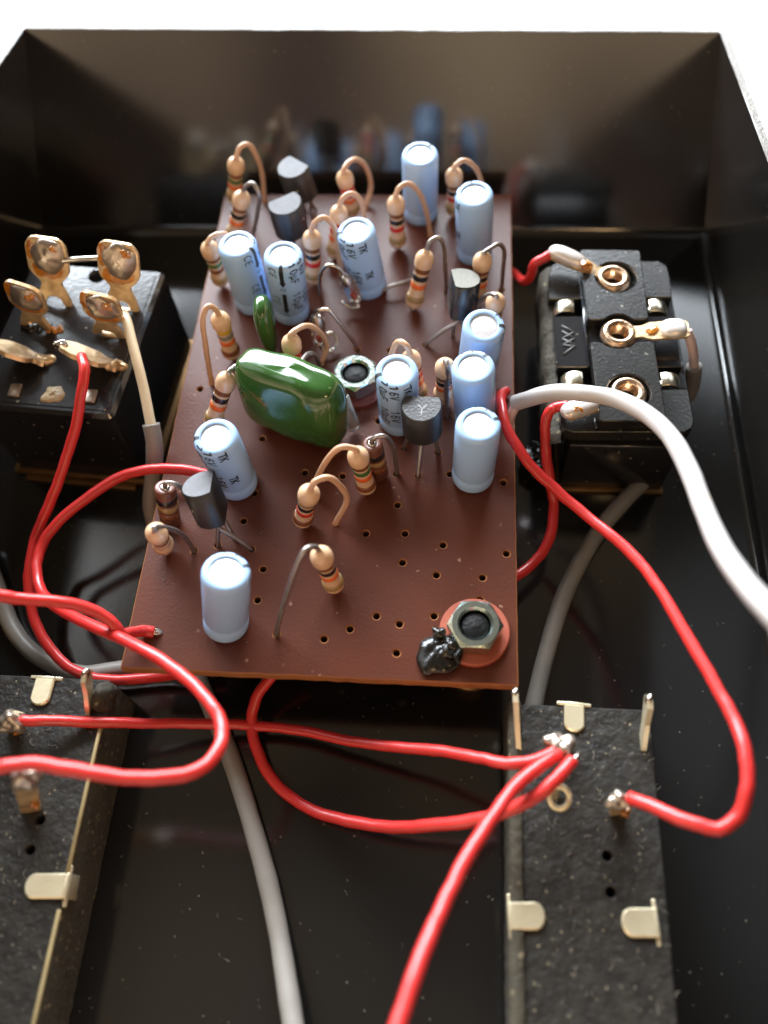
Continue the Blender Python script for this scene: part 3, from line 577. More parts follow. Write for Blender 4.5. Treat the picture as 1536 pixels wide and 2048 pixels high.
# ------------------------------------------------------------------ electrolytic capacitors
PROF = [(2.15, 0), (2.42, .12), (2.5, .35), (2.5, 1.25), (2.45, 1.5), (2.27, 1.8), (2.27, 2.0), (2.44, 2.35), (2.5, 2.55), (2.5, 10.25), (2.47, 10.55), (2.38, 10.8), (2.24, 10.97), (2.05, 11.05), (1.72, 11.06), (1.64, 11.02), (1.62, 10.86)]
sleeve_me = lmesh('sleeve', MB().lathe([(0, .05)]+PROF, 40), 'sleeve')
end_me = lmesh('end_disc', MB().lathe([(1.66, 10.84), (1.3, 10.87), (0, 10.86)], 32), 'can_end')
arc = [0]
OPROF = PROF[2:15]
for a, b in zip(OPROF, OPROF[1:]): arc.append(arc[-1]+math.hypot(b[0]-a[0], b[1]-a[1]))
def on_profile(s_):
    s_ = min(max(s_, 0), arc[-1]-1e-3)
    for i in range(len(arc)-1):
        if arc[i+1] >= s_:
            t = (s_-arc[i])/(arc[i+1]-arc[i]); (r0, z0), (r1, z1) = OPROF[i], OPROF[i+1]
            dz, dr = z1-z0, r1-r0; l = math.hypot(dz, dr)
            return r0+(r1-r0)*t+.022*dz/l, z0+(z1-z0)*t-.022*dr/l
def arcs(cx, cy, rx, ry, a0, a1, n=10): return [(cx+rx*math.cos(math.radians(a0+(a1-a0)*k/n)), cy+ry*math.sin(math.radians(a0+(a1-a0)*k/n))) for k in range(n+1)]
GL = {'T': [[(0, 1), (.62, 1)], [(.31, 1), (.31, 0)]], 'K': [[(.02, 1), (.02, 0)], [(.6, 1), (.02, .45)], [(.2, .6), (.62, 0)]],
      '1': [[(.1, .78), (.32, 1), (.32, 0)]], '6': [[(.52, .92), (.3, 1), (.1, .75), (.03, .35)], arcs(.3, .29, .28, .29, 0, 360, 14)],
      'V': [[(0, 1), (.3, 0), (.6, 1)]], '0': [arcs(.3, .5, .28, .5, 0, 360, 18)], 'F': [[(.05, 0), (.05, 1), (.55, 1)], [(.05, .52), (.45, .52)]],
      'u': [[(.05, .72), (.05, -.28)], [(.05, .2), (.2, 0), (.4, .08), (.5, .3)], [(.5, .72), (.5, .05), (.6, 0)]],
      'C': [arcs(.32, .5, .3, .5, 50, 310, 14)], 'E': [[(.55, 0), (.05, 0), (.05, 1), (.55, 1)], [(.05, .52), (.45, .52)]],
      'Y': [[(0, 1), (.3, .5), (.6, 1)], [(.3, .5), (.3, 0)]]}
def ribbon(mb, line, wd, f3, step=.12):
    """a printed stroke of width wd along a flat polyline, laid on a surface by f3(u, v)"""
    pts = []
    for a, b in zip(line, line[1:]):
        n = max(1, int(math.hypot(b[0]-a[0], b[1]-a[1])/step))
        pts += [(a[0]+(b[0]-a[0])*k/n, a[1]+(b[1]-a[1])*k/n) for k in range(n)]
    pts.append(line[-1]); vs = []; fs = []
    for i, p in enumerate(pts):
        a, b = pts[max(i-1, 0)], pts[min(i+1, len(pts)-1)]; d = V((b[0]-a[0], b[1]-a[1])); d = d.normalized() if d.length > 1e-9 else V((1, 0))
        nx, ny = -d.y*wd/2, d.x*wd/2; e = d*(wd*.4 if i in (0, len(pts)-1) else 0); e = -e if i == 0 else e
        vs += [f3(p[0]+nx+e.x, p[1]+ny+e.y), f3(p[0]+e.x, p[1]+e.y), f3(p[0]-nx+e.x, p[1]-ny+e.y)]
    for i in range(len(pts)-1):
        for k in range(2): fs.append([i*3+k, i*3+k+1, i*3+4+k, i*3+3+k])
    mb.add(vs, fs)
def cap_marking():
    mb = MB()
    def surf(u, v):                     # u down the sleeve from the rim, v round it
        r, z = on_profile(arc[-1]-u); a = v/2.5-math.pi/2
        return (r*math.cos(a), r*math.sin(a), z)
    def text(t, u0, v0, h=.95, wd=.18, gap=.9):
        for i, ch in enumerate(t):
            for st in GL[ch]: ribbon(mb, [(u0+i*h*gap+x*h, v0+(y-.5)*h) for x, y in st], wd, surf)
    D2 = lambda a: math.radians(a)*2.5
    for rep in range(2):
        o = rep*5.1
        text('TK', .75+o, D2(0), .9, .2, .78)
        text('16V', .35+o, D2(-38), 1.0)
        text('10uF', -.1+o+.25, D2(-70), 1.0)
        text('CE', .8+o, D2(-136), .95, .13)
        v = D2(-108)
        ribbon(mb, [(.2+o, v), (3.1+o, v)], .54, surf)
        for k in range(6): ribbon(mb, [(3.0+o+k*.12, v-.36*(1-k/6)), (3.0+o+k*.12, v+.36*(1-k/6))], .14, surf)
        for st in GL['0']: ribbon(mb, [(4.25+o+x*.8-.25, v+(y-.5)*.62) for x, y in st], .1, surf)
    return mb
mark_me = lmesh('printed_marking', cap_marking(), 'ink')
for B, T, tk, lab in D['caps']:
    fr = frame(B, T, CAMP)
    t = thing('electrolytic_capacitor', lab, 'capacitor', fr, 'light blue capacitors on the board')
    inst(sleeve_me, 'sleeve', t, fr); inst(end_me, 'end_disc', t, fr)
    inst(mark_me, 'printed_marking', t, fr @ Matrix.Rotation(math.radians(tk), 4, 'Z'))
    for s_ in (-1, 1):
        mb = MB(); a = fr @ V((s_*1.0, 0, .3)); mb.tube([a, a+V((s_*.1, 0, -.3)), V((a.x+s_*.15, a.y, -1.7))], .3, 8)
        obj('lead', mb, 'lead_grey', t)

# ------------------------------------------------------------------ resistors
RB = 1.23; RN = 1.0
RPROF = [(0, -RB)]
for k in range(1, 7): a = -math.pi/2+math.pi/2*k/6; RPROF.append((RB*math.cos(a), RB*math.sin(a)))
RPROF += [(RB, .55), (RB*.97, .85), (RN, 1.3), (RN, 5.3), (RB*.97, 5.75), (RB, 6.05)]
for k in range(0, 7): a = math.pi/2*k/6; RPROF.append((max(RB*math.cos(a), 0) if k < 6 else 0.34, 6.6+RB*math.sin(a) if k < 6 else 6.6+RB*1.04))
RPROF.append((.30, 6.6+RB*1.2))
body_me = lmesh('body', MB().lathe(RPROF, 24), 'res_body')
def rr_at(z):
    for (r0, z0), (r1, z1) in zip(RPROF, RPROF[1:]):
        if z0 <= z <= z1 and z1 > z0: return r0+(r1-r0)*(z-z0)/(z1-z0)
    return RN
BZ = [5.25, 4.05, 2.75, .75]
band_me = []
for z in BZ:
    p = [(rr_at(z+d)+.02, z+d) for d in (-.40, -.2, 0, .2, .40)]
    p = [(p[0][0]-.05, p[0][1])]+p+[(p[-1][0]-.05, p[-1][1])]
    band_me.append(lmesh('colour_band', MB().lathe(p, 24), 'band_black'))
for B, T, lead, bands, lk, lab in D['resistors']:
    fr = frame(B, T, CAMP); fr = fr @ Matrix.Rotation(random.uniform(0, 6), 4, 'Z')
    t = thing('resistor', lab, 'resistor', fr, 'banded resistors standing on the board')
    inst(body_me, 'body', t, fr)
    for m_, bnd in zip(band_me, bands): inst(m_, 'colour_band', t, fr, ['band_'+bnd])
    pts = crm(lead, 6)
    rad = [(.36 if lk == 'tan' else .29)*(1+.05*math.sin(i*1.3)) for i in range(len(pts))]
    obj('lead', MB().tube(pts, rad, 10), 'lead_'+lk, t)
    b = V(B); ax = (V(T)-b).normalized()
    obj('lead', MB().tube([b-ax*1.1, b-ax*1.6, V((b.x-ax.x*1.8, b.y-ax.y*1.8, -1.4))], .29, 8), 'lead_grey', t)
for B, T, lead, bands, lab in D['comp']:
    fr = frame(B, T, CAMP); t = thing('composition_resistor', lab, 'resistor', fr, 'flat-ended brown resistors')
    obj('body', MB().lathe([(0, 0), (1.05, 0), (1.2, .12), (1.2, 6.2), (1.1, 6.36), (.62, 6.4), (.5, 6.3), (0, 6.3)], 24, fr), 'comp_body', t)
    for z, bn in zip((4.6, 3.35, 2.1), bands):
        obj('colour_band', MB().lathe([(1.19, z-.45), (1.22, z-.42), (1.22, z+.42), (1.19, z+.45)], 24, fr), 'band_'+bn, t)
    obj('collar', MB().lathe([(.52, 6.38), (.5, 6.48), (.32, 6.56), (.26, 6.5)], 16, fr), 'tin', t)
    obj('lead', MB().tube(crm(lead, 6), .29, 10), 'lead_grey', t)

# ------------------------------------------------------------------ transistors
for i, (B, T, ang, lands, mk, lab) in enumerate(D['transistors']):
    fr = frame(B, T, yaw=math.radians(ang+180))          # local +y is the flat side
    t = thing('transistor', lab, 'transistor', fr, 'black transistors on the board')
    Rr = 2.35; yf = 1.25; a0 = math.asin(yf/Rr)
    outl = [(Rr*math.cos(a), Rr*math.sin(a)) for a in [math.pi-a0+(math.pi+2*a0)*k/26 for k in range(27)]]
    outl = roundpoly(outl[:1]+outl[1:-1]+outl[-1:], .18, 2)
    topm = {0: 'trans_top_sheen', 1: 'trans_top_sheen', 2: 'trans_top_olive', 3: 'trans_top_dark', 4: 'trans_top_sheen'}[i]
    bodym = 'trans_gloss' if i == 2 else 'trans_black'
    mb = MB().prism(outl, 0, 4.7, M4=fr, mi=0, wall_mi=0, bev=.16)
    nf = len(geometry.tessellate_polygon([[V((x, y, 0)) for x, y in outl]]))
    for k in range(len(mb.f)):
        if len(mb.f[k]) == 4: mb.sm[k] = True
    body = obj('body', mb, bodym, t)
    ins = [(x*.925, y*.925) for x, y in outl]
    obj('top_face', MB().prism(ins, 4.695, 4.715, M4=fr), topm, body)
    if mk:
        mb = MB()
        mloc = fr @ Matrix.Translation((0.1, -.55, 4.72)) @ Matrix.Rotation(math.radians(180), 4, 'Z')
        for st in ([(-.45, -.5), (0, -.05)], [(.45, -.55), (0, -.05)], [(0, -.05), (.05, .65)]):
            ribbon(mb, st, .13, lambda u, v: mloc @ V((u, v, .004)))
        for k in range(len(mb.f)): pass
        obj('printed_letter', mb, 'mark_white', body)
    lx = V(fr.col[0][:3])
    order = sorted(lands, key=lambda q: (V(q)-V(B)).dot(lx))
    for s_, L in zip((-1.27, 0, 1.27), order):
        a = fr @ V((s_, .1, .3)); b = fr @ V((s_, .1, -.8)); L = V(L)
        m1 = b.lerp(L, .45)+V((0, 0, .25))
        obj('lead', MB().tube(crm([a, b, m1, L, L+V((0, 0, -1.3))], 4), [.3]*3+[.26]*100 if False else .27, 8), 'lead_grey', t)
    mb = MB().blob((1.75, -1.1, 4.55) if mk else (1.55, -1.6, 2.4), (.16, .16, .16), fr)
    obj('metal_stub', mb, 'gold_plate', t)

# ------------------------------------------------------------------ glass diodes
for B, T, lead, low, lab in D['diodes']:
    fr = frame(B, T, CAMP); t = thing('glass_diode', lab, 'diode', fr, 'clear glass diodes')
    p = [(0, 0), (.5, .05), (.85, .3), (.97, .7), (.97, 3.9), (.85, 4.3), (.62, 4.5), (0, 4.6)]
    obj('glass_body', MB().lathe(p, 24, fr), 'glass', t)
    for z0, z1 in ((.25, .85), (3.0, 4.3)):
        obj('metal_slug', MB().lathe([(0, z0), (.5, z0), (.52, z0+.1), (.52, z1-.1), (.45, z1), (0, z1)], 16, fr), 'tin', t)
    obj('core', MB().lathe([(0, .85), (.26, .9), (.3, 1.05), (.3, 1.7), (.2, 1.8), (.08, 1.9), (.06, 2.9), (0, 2.95)], 14, fr), 'red_core', t)
    obj('lead', MB().tube(crm(lead, 6), .25, 10), 'tin', t)
    a = fr @ V((0, 0, .9)); b = fr @ V((0, 0, -.25))
    obj('lead', MB().tube(crm([a, b]+[V(q) for q in low], 6), .25, 10), 'tin', t)

# ------------------------------------------------------------------ green dipped film capacitors
cpos, yaw, wid = D['green_big']
fr = Matrix.Translation(V(cpos)) @ Matrix.Rotation(math.radians(yaw), 4, 'Z') @ Matrix.Rotation(math.radians(-4), 4, 'X')
t = thing('film_capacitor', 'big glossy dark green pillow-shaped capacitor in the middle of the board', 'capacitor', Matrix.Translation((cpos[0], cpos[1], 0)))
def warp(q):
    q = q.copy(); q.y *= (1.12-.42*abs(q.z/5.15)**3)*(1.05-.18*abs(q.x/6.75)**3); q.x *= 1-.03*max(0, -q.z)/5+.012*math.sin(q.z*1.1)
    q.z += .18*math.sin(q.x*.55+.6)+.10*math.sin(q.x*1.3+q.y); q.y += .12*math.sin(q.x*.8+q.z*.5)
    return q
obj('body', MB().superq(6.75, 2.9, 5.35, .27, .50, fr, nu=88, nv=56, warp=warp), 'dip_green', t)
for s_ in (-4.6, 4.6):
    a = fr @ V((s_, .2, -4.4)); obj('lead', MB().tube([a, a+V((0, 0, -.9)), V((a.x, a.y, -1.5))], .32, 8), 'flux', t)
cs = V(D['green_small'])
fr = Matrix.Translation(cs) @ Matrix.Rotation(math.radians(97), 4, 'Z')
t = thing('film_capacitor', 'thin green dipped capacitor seen edge-on behind the big green one', 'capacitor', Matrix.Translation((cs.x, cs.y, 0)))
def warp2(q):
    q = q.copy(); k = (q.z+4.4)/8.8; q.y *= .72+.36*k*k; q.x *= .85+.2*k; return q
obj('body', MB().superq(2.6, 1.42, 4.5, .8, .8, fr, nu=40, nv=30, warp=warp2), 'dip_green', t)
for s_ in (-1.4, 1.4):
    a = fr @ V((s_, 0, -3.9)); obj('lead', MB().tube([a, V((a.x, a.y, -1.4))], .3, 8), 'lead_grey', t)

# ------------------------------------------------------------------ nuts, washers, screws
def hexnut(p, rot, lab, lab2, lab3, lab4):
    p = V(p); A = Matrix.Translation((p.x, p.y, 0))
    wsh = MB().prism(circ(0, 0, 3.8, 40), .03, .75, [circ(0, 0, 1.76, 20)], A, bev=.1)
    tag(obj('fibre_washer', wsh, 'fibre_dark' if p.y > 20 else 'fibre', at=(p.x, p.y, 0)), lab2, 'washer', 'red fibre washers')
    N = A @ Matrix.Translation((0, 0, .78)) @ Matrix.Rotation(math.radians(rot), 4, 'Z')
    mb = MB(); n = 48; rows = []
    def hexr(a): a = (a+math.pi/6) % (math.pi/3)-math.pi/6; return 2.6/math.cos(a)
    vs = []; fs = []
    H = 2.25
    for j, (z, kind) in enumerate(((0, 'c'), (.35, 'h'), (H-.42, 'h'), (H, 'c'), (H, 'i'), (H-.35, 'b'), (0.1, 'b'))):
        for k in range(n):
            a = 2*math.pi*k/n; hr = hexr(a)
            cone = 2.48+(H-z if j >= 2 else z)*1.55
            r = min(hr, cone) if kind in 'ch' else (1.9 if kind == 'i' else 1.66)
            zz = z
            if j == 2: zz = H-max(0, (hr-2.48)/1.55)-.02; r = hr
            if j == 1: zz = max(0, (hr-2.48)/1.55)+.02; r = hr
            vs.append((r*math.cos(a), r*math.sin(a), zz))
    for j in range(6):
        for k in range(n): fs.append([j*n+k, j*n+(k+1) % n, (j+1)*n+(k+1) % n, (j+1)*n+k])
    mb.add(vs, fs, 0, N, False)
    tag(obj('hex_nut', mb, 'nut', at=(p.x, p.y, .8)), lab, 'nut', 'steel nuts on the board')
    # screw with threads, head under the case floor
    pr = [(0, ZF+.1), (1.5, ZF+.1)]
    z = -1.2
    while z < 2.3: pr += [(1.6, z), (1.42, z+.22)]; z += .44
    pr += [(1.55, 2.3), (1.35, 2.5), (.85, 2.5), (.5, 2.64), (0, 2.55)]
    s_ = MB().lathe(pr, 24, A)
    tag(obj('machine_screw', s_, 'black_paint', at=(p.x, p.y, ZF)), lab3, 'screw', 'screws through the nuts')
    sp = MB().lathe([(1.8, ZF+.02), (3.3, ZF+.02), (3.4, ZF+.15), (3.4, ZF+.8), (2.6, ZF+.9), (2.6, -1.6), (1.8, -1.6)], 32, A)
    tag(obj('spacer', sp, 'bronze', at=(p.x, p.y, ZF)), lab4, 'spacer', 'metal spacers under the board')
hexnut(nuts[0], 4, 'steel hex nut half way back between the green capacitor and a blue one', 'dark red fibre washer under the nut beside the green capacitor',
       'black screw end inside the nut beside the green capacitor', 'metal spacer holding the middle of the board off the case floor')
hexnut(nuts[1], 30, 'steel hex nut near the front right corner of the board', 'orange-red fibre washer showing wide below the front nut',
       'black painted screw end inside the front corner nut', 'metal spacer under the front edge of the board')
bp = V(D['blob']); mb = MB()
mb.blob((bp.x-.1, bp.y, .3), (2.45, 2.2, .85), None, 0, .11, 36, 5)
rn = random.Random(11)
for k in range(10):
    a = rn.uniform(-.2, 1.6); d = rn.uniform(.8, 2.3)
    mb.blob((bp.x+d*math.cos(a), bp.y+d*math.sin(a), .8+rn.uniform(-.2, .6)), (rn.uniform(.5, 1.0), rn.uniform(.5, 1.0), rn.uniform(.3, .5)), None, 0, .25, 14, k)
tag(obj('sealant_blob', mb, 'sealant', at=(bp.x, bp.y, 0)), 'lumpy shiny black sealant blob touching the front corner nut', 'sealant')

# ------------------------------------------------------------------ loose leads and small parts
o = obj('bare_wire', MB().tube(crm(D['link'], 5), .27, 8), 'lead_grey'); tag(o, 'short bare grey wire lying behind the orange-banded leaning resistor', 'wire')
a, b = [V(q) for q in D['clear_tube']]
ctm = frame(b, a, CAMP); L = (a-b).length
o = obj('clear_sleeve', MB().lathe([(0, 0), (.6, .05), (.85, .3), (.85, L), (.62, L), (.62, .6), (0, .55)], 20, ctm), 'clear_plastic', at=b); tag(o, 'clear plastic sleeve leaning out from the right end of the big green capacitor', 'sleeve')

# ------------------------------------------------------------------ insulated wires
BARE = {0: ((0, .6),), 2: ((0, .9),), 3: ((0, 1.5), (1, 1.3)), 4: ((1, 1.0),), 5: ((0, 1.0),), 6: ((1, 1.4),), 7: ((0, .9),), 8: ((0, .9),)}
names = {'red': ('insulated_wire', 'wire', 'red wires'), 'white': ('white_cable', 'cable', None), 'grey': ('grey_cable', 'cable', 'grey cables')}
for i, (k, r, pts, lab) in enumerate(D['wires']):
    nm, cat, grp = names[k]
    pp = crm(pts, 7)
    rn = random.Random(i)
    ph = rn.uniform(0, 6); rad = [r*(.93 if k == 'red' else 1)*(1+.02*math.sin(j*.37+ph)+.012*math.sin(j*1.1+ph)) for j in range(len(pp))]
    if k == 'white':
        t = thing(nm, lab, cat, V(pts[0]), grp)
        obj('sheath', MB().tube(pp, rad, 20), 'wire_white', t)
        obj('core', MB().tube(crm(D['pink_core'], 5), .55, 12), 'core_pink', t)
    elif i == 11:
        t = thing(nm, lab, cat, V(pts[0]), grp)
        obj('sheath', MB().tube(pp, rad, 18), 'wire_grey', t)
        obj('core', MB().tube(crm(D['cream_core'], 6), .62, 14), 'core_cream', t)
    elif k == 'red':
        t = thing(nm, lab, cat, V(pts[0]), grp)
        off = V()
        for j in range(2, len(pp)-2):              # small hand-bent unevenness
            off = off*.8+V((rn.uniform(-.05, .05), rn.uniform(-.05, .05), rn.uniform(-.02, .05))); pp[j] = pp[j]+off*.8
        obj('insulation', MB().tube(pp, rad, 14), 'wire_red', t)
        for e, ln in BARE.get(i, ()):
            q = pp if e else pp[::-1]
            d = (q[-1]-q[-3]).normalized(); a = q[-1]-d*.3
            mb = MB()
            for s_ in range(4):
                j = V((rn.uniform(-.22, .22), rn.uniform(-.22, .22), rn.uniform(-.1, .2)))
                mb.tube(crm([a+j*.8, q[-1]+d*ln*.5+j, q[-1]+d*ln+j*.5+V((0, 0, -.2))], 4), .2, 6)
            obj('bare_strands', mb, 'tin', t)
    else:
        tag(obj(nm, MB().tube(pp, rad, 16), 'wire_grey'), lab, cat, grp)

# ------------------------------------------------------------------ black selector switch, left
def plate_on(B, T, wdir, poly, th, mi=0, mb=None, bev=.06):
    """outline (u across, v along B->T) extruded th towards the viewer"""
    B, T = V(B), V(T); a = (T-B).normalized(); w_ = V(wdir); w_ = (w_-a*w_.dot(a)).normalized(); n = w_.cross(a)
    M4 = Matrix(((w_.x, a.x, n.x, B.x), (w_.y, a.y, n.y, B.y), (w_.z, a.z, n.z, B.z), (0, 0, 0, 1)))
    mb = mb or MB(); mb.prism(poly, -th/2, th/2, M4=M4, mi=mi, bev=bev); return mb, M4
E_ = D['ext']; rb, rf = V(E_['sw_top'][0]), V(E_['sw_top'][1])
ang = math.atan2(rb.y-rf.y, rb.x-rf.x)-math.pi/2; LY = (rb-rf).length
SW = Matrix.Translation((rf.x, rf.y, 0)) @ Matrix.Rotation(ang, 4, 'Z'); iSW = SW.inverted()
sw = thing('selector_switch', 'black moulded switch with bent soldered lugs on its top, left of the board', 'switch', SW @ Matrix.Translation((-9, 12, ZF)))
hl = iSW @ V(E_['sw_hole'])
mb = MB().prism(rrect(-19, 0, 0, LY, .9), -9.6, 5, [circ(hl.x, hl.y, 1.15, 20)], SW, bev=.45)
obj('body', mb, 'bakelite', sw)
mb = MB().box(-19.4, .9, -.5, LY+.4, ZF+.02, -9.62, 0, SW, .12)
mb.box(-17.5, -1.6, -1.5, -.5, ZF+.02, -9.9, 0, SW, .1)
obj('base_plate', mb, 'bronze', sw)
mb = MB().prism(rrect(-18.2, -.9, .9, LY-.9, .6), 4.995, 5.10, [circ(hl.x, hl.y, 1.25, 20)], SW, bev=.05)
obj('top_cover', mb, 'bakelite', sw)
rv = V(E_['sw_riv'])
mb = MB().blob((rv.x, rv.y, 5.0), (1.55, 1.35, .55), None, 0, .18, 22, 4); obj('rivet', mb, 'rivet', sw)
for q in (E_['sw_r1'], E_['sw_r2']):
    q = V(q); mb = MB().box(q.x-.75, q.x+.75, q.y-.95, q.y+.95, 4.9, 5.45, 0, None, .12); obj('metal_tab', mb, 'solder', sw)
half = [(2.35, 0), (1.75, 2.2), (1.28, 3.1), (1.3, 3.6), (2.2, 4.5), (2.55, 5.2), (2.5, 8.5), (1.7, 9.5)]
lugp = [(1.3, 0), (.75, 1.5), (-.75, 1.5), (-1.3, 0)]+[(-x, y) for x, y in half]+[(x, y) for x, y in half[::-1]]
for i, (B, T) in enumerate(D['lugs']):
    L = (V(T)-V(B)).length; k = L/9.5
    wd = (1, .03, 0) if i < 2 else ((1, -.2, 0) if i == 2 else (1, -.12, 0))
    poly = roundpoly([(x*(1.02 if i < 2 else .98), y*k) for x, y in lugp], .5, 2)
    mb, M4 = plate_on(B, T, wd, poly, .5)
    nz_ = 1 if (M4.col[2].to_3d()).dot(CAMP-V(B)) > 0 else -1
    lg = obj('terminal_lug', mb, 'lug_brass', sw)
    mb = MB().blob((.22, 7.15*k, .28*nz_), (2.1, 2.35*k, 1.0), M4, 0, .09, 24, i+2)
    obj('solder_blob', mb, 'solder', lg)
    mb = MB().blob((-.1, 5.2*k, .2*nz_), (2.15, 1.35, .16), M4, 0, .1, 18, i+9); mb.blob((1.1, 8.4*k, .75*nz_), (.75, .6, .45), M4, 0, .3, 14, i+4); mb.blob((-1.9, 7.6*k, .22*nz_), (.6, 1.6, .14), M4, 0, .2, 14, i+7)
    obj('flux_stain', mb, 'flux', lg)
    if i in (1, 3):
        mb = MB().box(-1.0, 1.0, -.2, .45, -.3, .3, 0, M4, .1); obj('rivet', mb, 'lug_brass', lg)
for i, (B, T, rdir) in enumerate(D['lugs_edge']):
    wd = V(rdir)+V((0, .28, .30)); L = (V(T)-V(B)).length
    poly = roundpoly([(-1.6, 0), (1.4, 0), (1.0, 1.4), (2.0, 2.2), (2.2, L-1.5), (1.2, L), (-1.2, L), (-2.2, L-1.5), (-2.0, 2.2), (-1.0, 1.4)], .5, 2)
    mb, M4 = plate_on(B, T, wd, poly, .6)
    lg = obj('terminal_lug', mb, 'lug_brass', sw)
    T_ = V(T); B_ = V(B)
    mb = MB().blob(B_+V((0, 0, .15)), (1.5, .8, .7), None, 0, .25, 14, i+3); obj('solder_blob', mb, 'lug_brass', lg)
    if i == 1:
        mb = MB().blob(T_+V((.2, 0, .1)), (.8, .55, .6), None, 0, .2, 14, i); obj('solder_blob', mb, 'tin', lg)
mb = MB()
for k in range(9):
    q = V(E_['res'][0]).lerp(V(E_['res'][1]), k/8); mb.blob(q+V((random.uniform(-.4, .4), random.uniform(-.5, .5), .1)), (random.uniform(.4, 1), random.uniform(.3, .7), random.uniform(.2, .5)), None, 1 if k in (0, 7, 8) else 0, .3, 10, k)
obj('flux_residue', mb, ['sealant', 'flux'], sw)
jl = crm(D['jumper'], 6)
tag(obj('link_wire', MB().tube(jl, .36, 10), 'tin'), 'bare tinned wire joining the two tallest lugs of the black switch', 'wire')

# ------------------------------------------------------------------ socket, right
J = D['jack']
jk = thing('socket', 'black three-contact socket with brass eyelets and solder tags, right of the board', 'socket', (34.5, 44, ZF))
mb = MB().box(J['body'][0][0], J['body'][1][0], J['body'][0][1], 57.5, ZF+.02, 0.1, 0, None, .3)
obj('body', mb, 'bakelite', jk)
mb = MB().box(J['body'][0][0]-.2, J['body'][1][0]+.2, J['body'][0][1]-.45, 57.8, ZF+.01, ZF+.6, 0, None, .1); obj('base_flange', mb, 'bronze', jk)
obj('tray', MB().prism(J['floor'], .1, 1.2, bev=.1), 'bakelite', jk)
obj('end_plate', MB().prism(J['back_tab'], 1.2, 3.0, bev=.12), 'phenolic', jk)
obj('middle_block', MB().prism(J['mid'], 1.2, 3.0, bev=.12), 'bakelite', jk)
obj('end_plate', MB().prism(J['front_tab'], 1.2, 3.0, bev=.12), 'phenolic', jk)
obj('contact_cover', MB().prism(roundpoly(J['back_plate'], .4, 2), 3.0, 4.6, [circ(*J['h1'], 2.65, 24)], bev=.12), 'phenolic', jk)
obj('contact_cover', MB().prism(roundpoly(J['front_plate'], .4, 2), 3.0, 4.6, [circ(*J['h3'], 2.55, 24)], bev=.12), 'phenolic', jk)
mb = MB()
for a, b in ((J['ridge'][0], J['ridge'][1]), (J['ridge2'][0], J['ridge2'][1])):
    mb.tube([V(a)+V((0, 0, .12)), V(b)+V((0, 0, .12))], .17, 8)
obj('ridge', mb, 'sky_tint_gloss', jk)
mb = MB()
for z_ in (J['z1'], J['z2']):
    for a, b in zip(z_, z_[1:]): mb.tube([V((a[0], a[1], 3.02)), V((b[0], b[1], 3.02))], .15, 6)
for a, b in (((1126, 0), (0, 0)),): pass
obj('moulded_emblem', mb, 'phenolic_edge', jk)
for i, (e, tg) in enumerate(zip(J['eyes'], J['tags'])):
    e, tg = V(e), V(tg); A = Matrix.Translation(e)
    mb = MB().lathe([(2.25, -.5), (2.25, -.1), (2.05, .0), (2.0, .25), (1.85, .42), (1.55, .45), (1.25, .3), (1.1, 0), (1.1, -2.2), (0, -2.2)], 32, A)
    ey = obj('eyelet', mb, 'eyelet', jk)
    d = (tg-e); L = d.length; wd = V((0, 0, 1)).cross(d).normalized()
    hw = [1.1, 1.35, 1.15][i]
    poly = roundpoly([(-1.0, 1.2), (1.0, 1.2), (.8, 2.6), (hw, 3.8), (hw, L-.4), (hw*.7, L), (-hw*.7, L), (-hw, L-.4), (-hw, 3.8), (-.8, 2.6)], .4, 2)
    mb, M4 = plate_on(e-V((0, 0, .12)), tg, wd, poly, .4)
    sg = 1 if M4.col[2].z > 0 else -1
    tgo = obj('solder_tag', mb, 'lug_brass', jk)
    Ls = (L-3.2)/2
    c0 = L-Ls*[.80, .72, .75][i]
    mb = MB().superq(hw*1.02, Ls*[.95, .62, .9][i], [1.05, .85, .85][i], .8, .75, M4 @ Matrix.Translation((0, c0, .25*sg)), nu=28, nv=18)
    obj('solder_blob', mb, 'solder_bright', tgo)
    mb = MB().blob((.05, [3.7, 4.0, 3.3][i], .28*sg), ([.85, .75, .7][i], .8, .2), M4, 0, .15, 14, i); obj('flux_stain', mb, 'flux', tgo)
    if i != 1:
        mb = MB().blob((.55 if i == 0 else .3, L-Ls*[1.75, .5][i > 0], .9*sg if i == 0 else .75*sg), (.75, .8, .35), M4, 0, .25, 14, i+5); obj('flux_stain', mb, 'flux', tgo)
for i, q in enumerate(J['clips']):
    q = V(q); sx = -1 if i % 2 == 0 else 1
    mb = MB(); pl = []
    for k in range(9):
        a = math.radians(-20+k*17); pl.append((q.x+sx*(-.35+1.75*math.cos(a)), 0, q.z-1.5+1.6*math.sin(a)))
    vs = []; fs = []
    for (x, _, z) in pl:
        for y in (-1.0, -.9, .9, 1.0):
            vs.append((x, q.y+y, z-(.06 if abs(y) > .95 else 0)))
    for (x, _, z) in pl: vs += [(x-sx*.0, q.y-1.0, z-.4), (x, q.y+1.0, z-.4)]
    nn = len(pl)
    for k in range(nn-1):
        for j in range(3): fs.append([k*4+j, k*4+j+1, (k+1)*4+j+1, (k+1)*4+j])
        o_ = nn*4; fs.append([k*4, (k+1)*4, o_+(k+1)*2, o_+k*2]); fs.append([k*4+3, o_+k*2+1, o_+(k+1)*2+1, (k+1)*4+3])
        fs.append([o_+k*2, o_+(k+1)*2, o_+(k+1)*2+1, o_+k*2+1])
    mb.add(vs, fs); obj('retaining_clip', mb, 'nickel', jk)
rn = random.Random(21); mb = MB(); n = 40; vs = []; fs = []
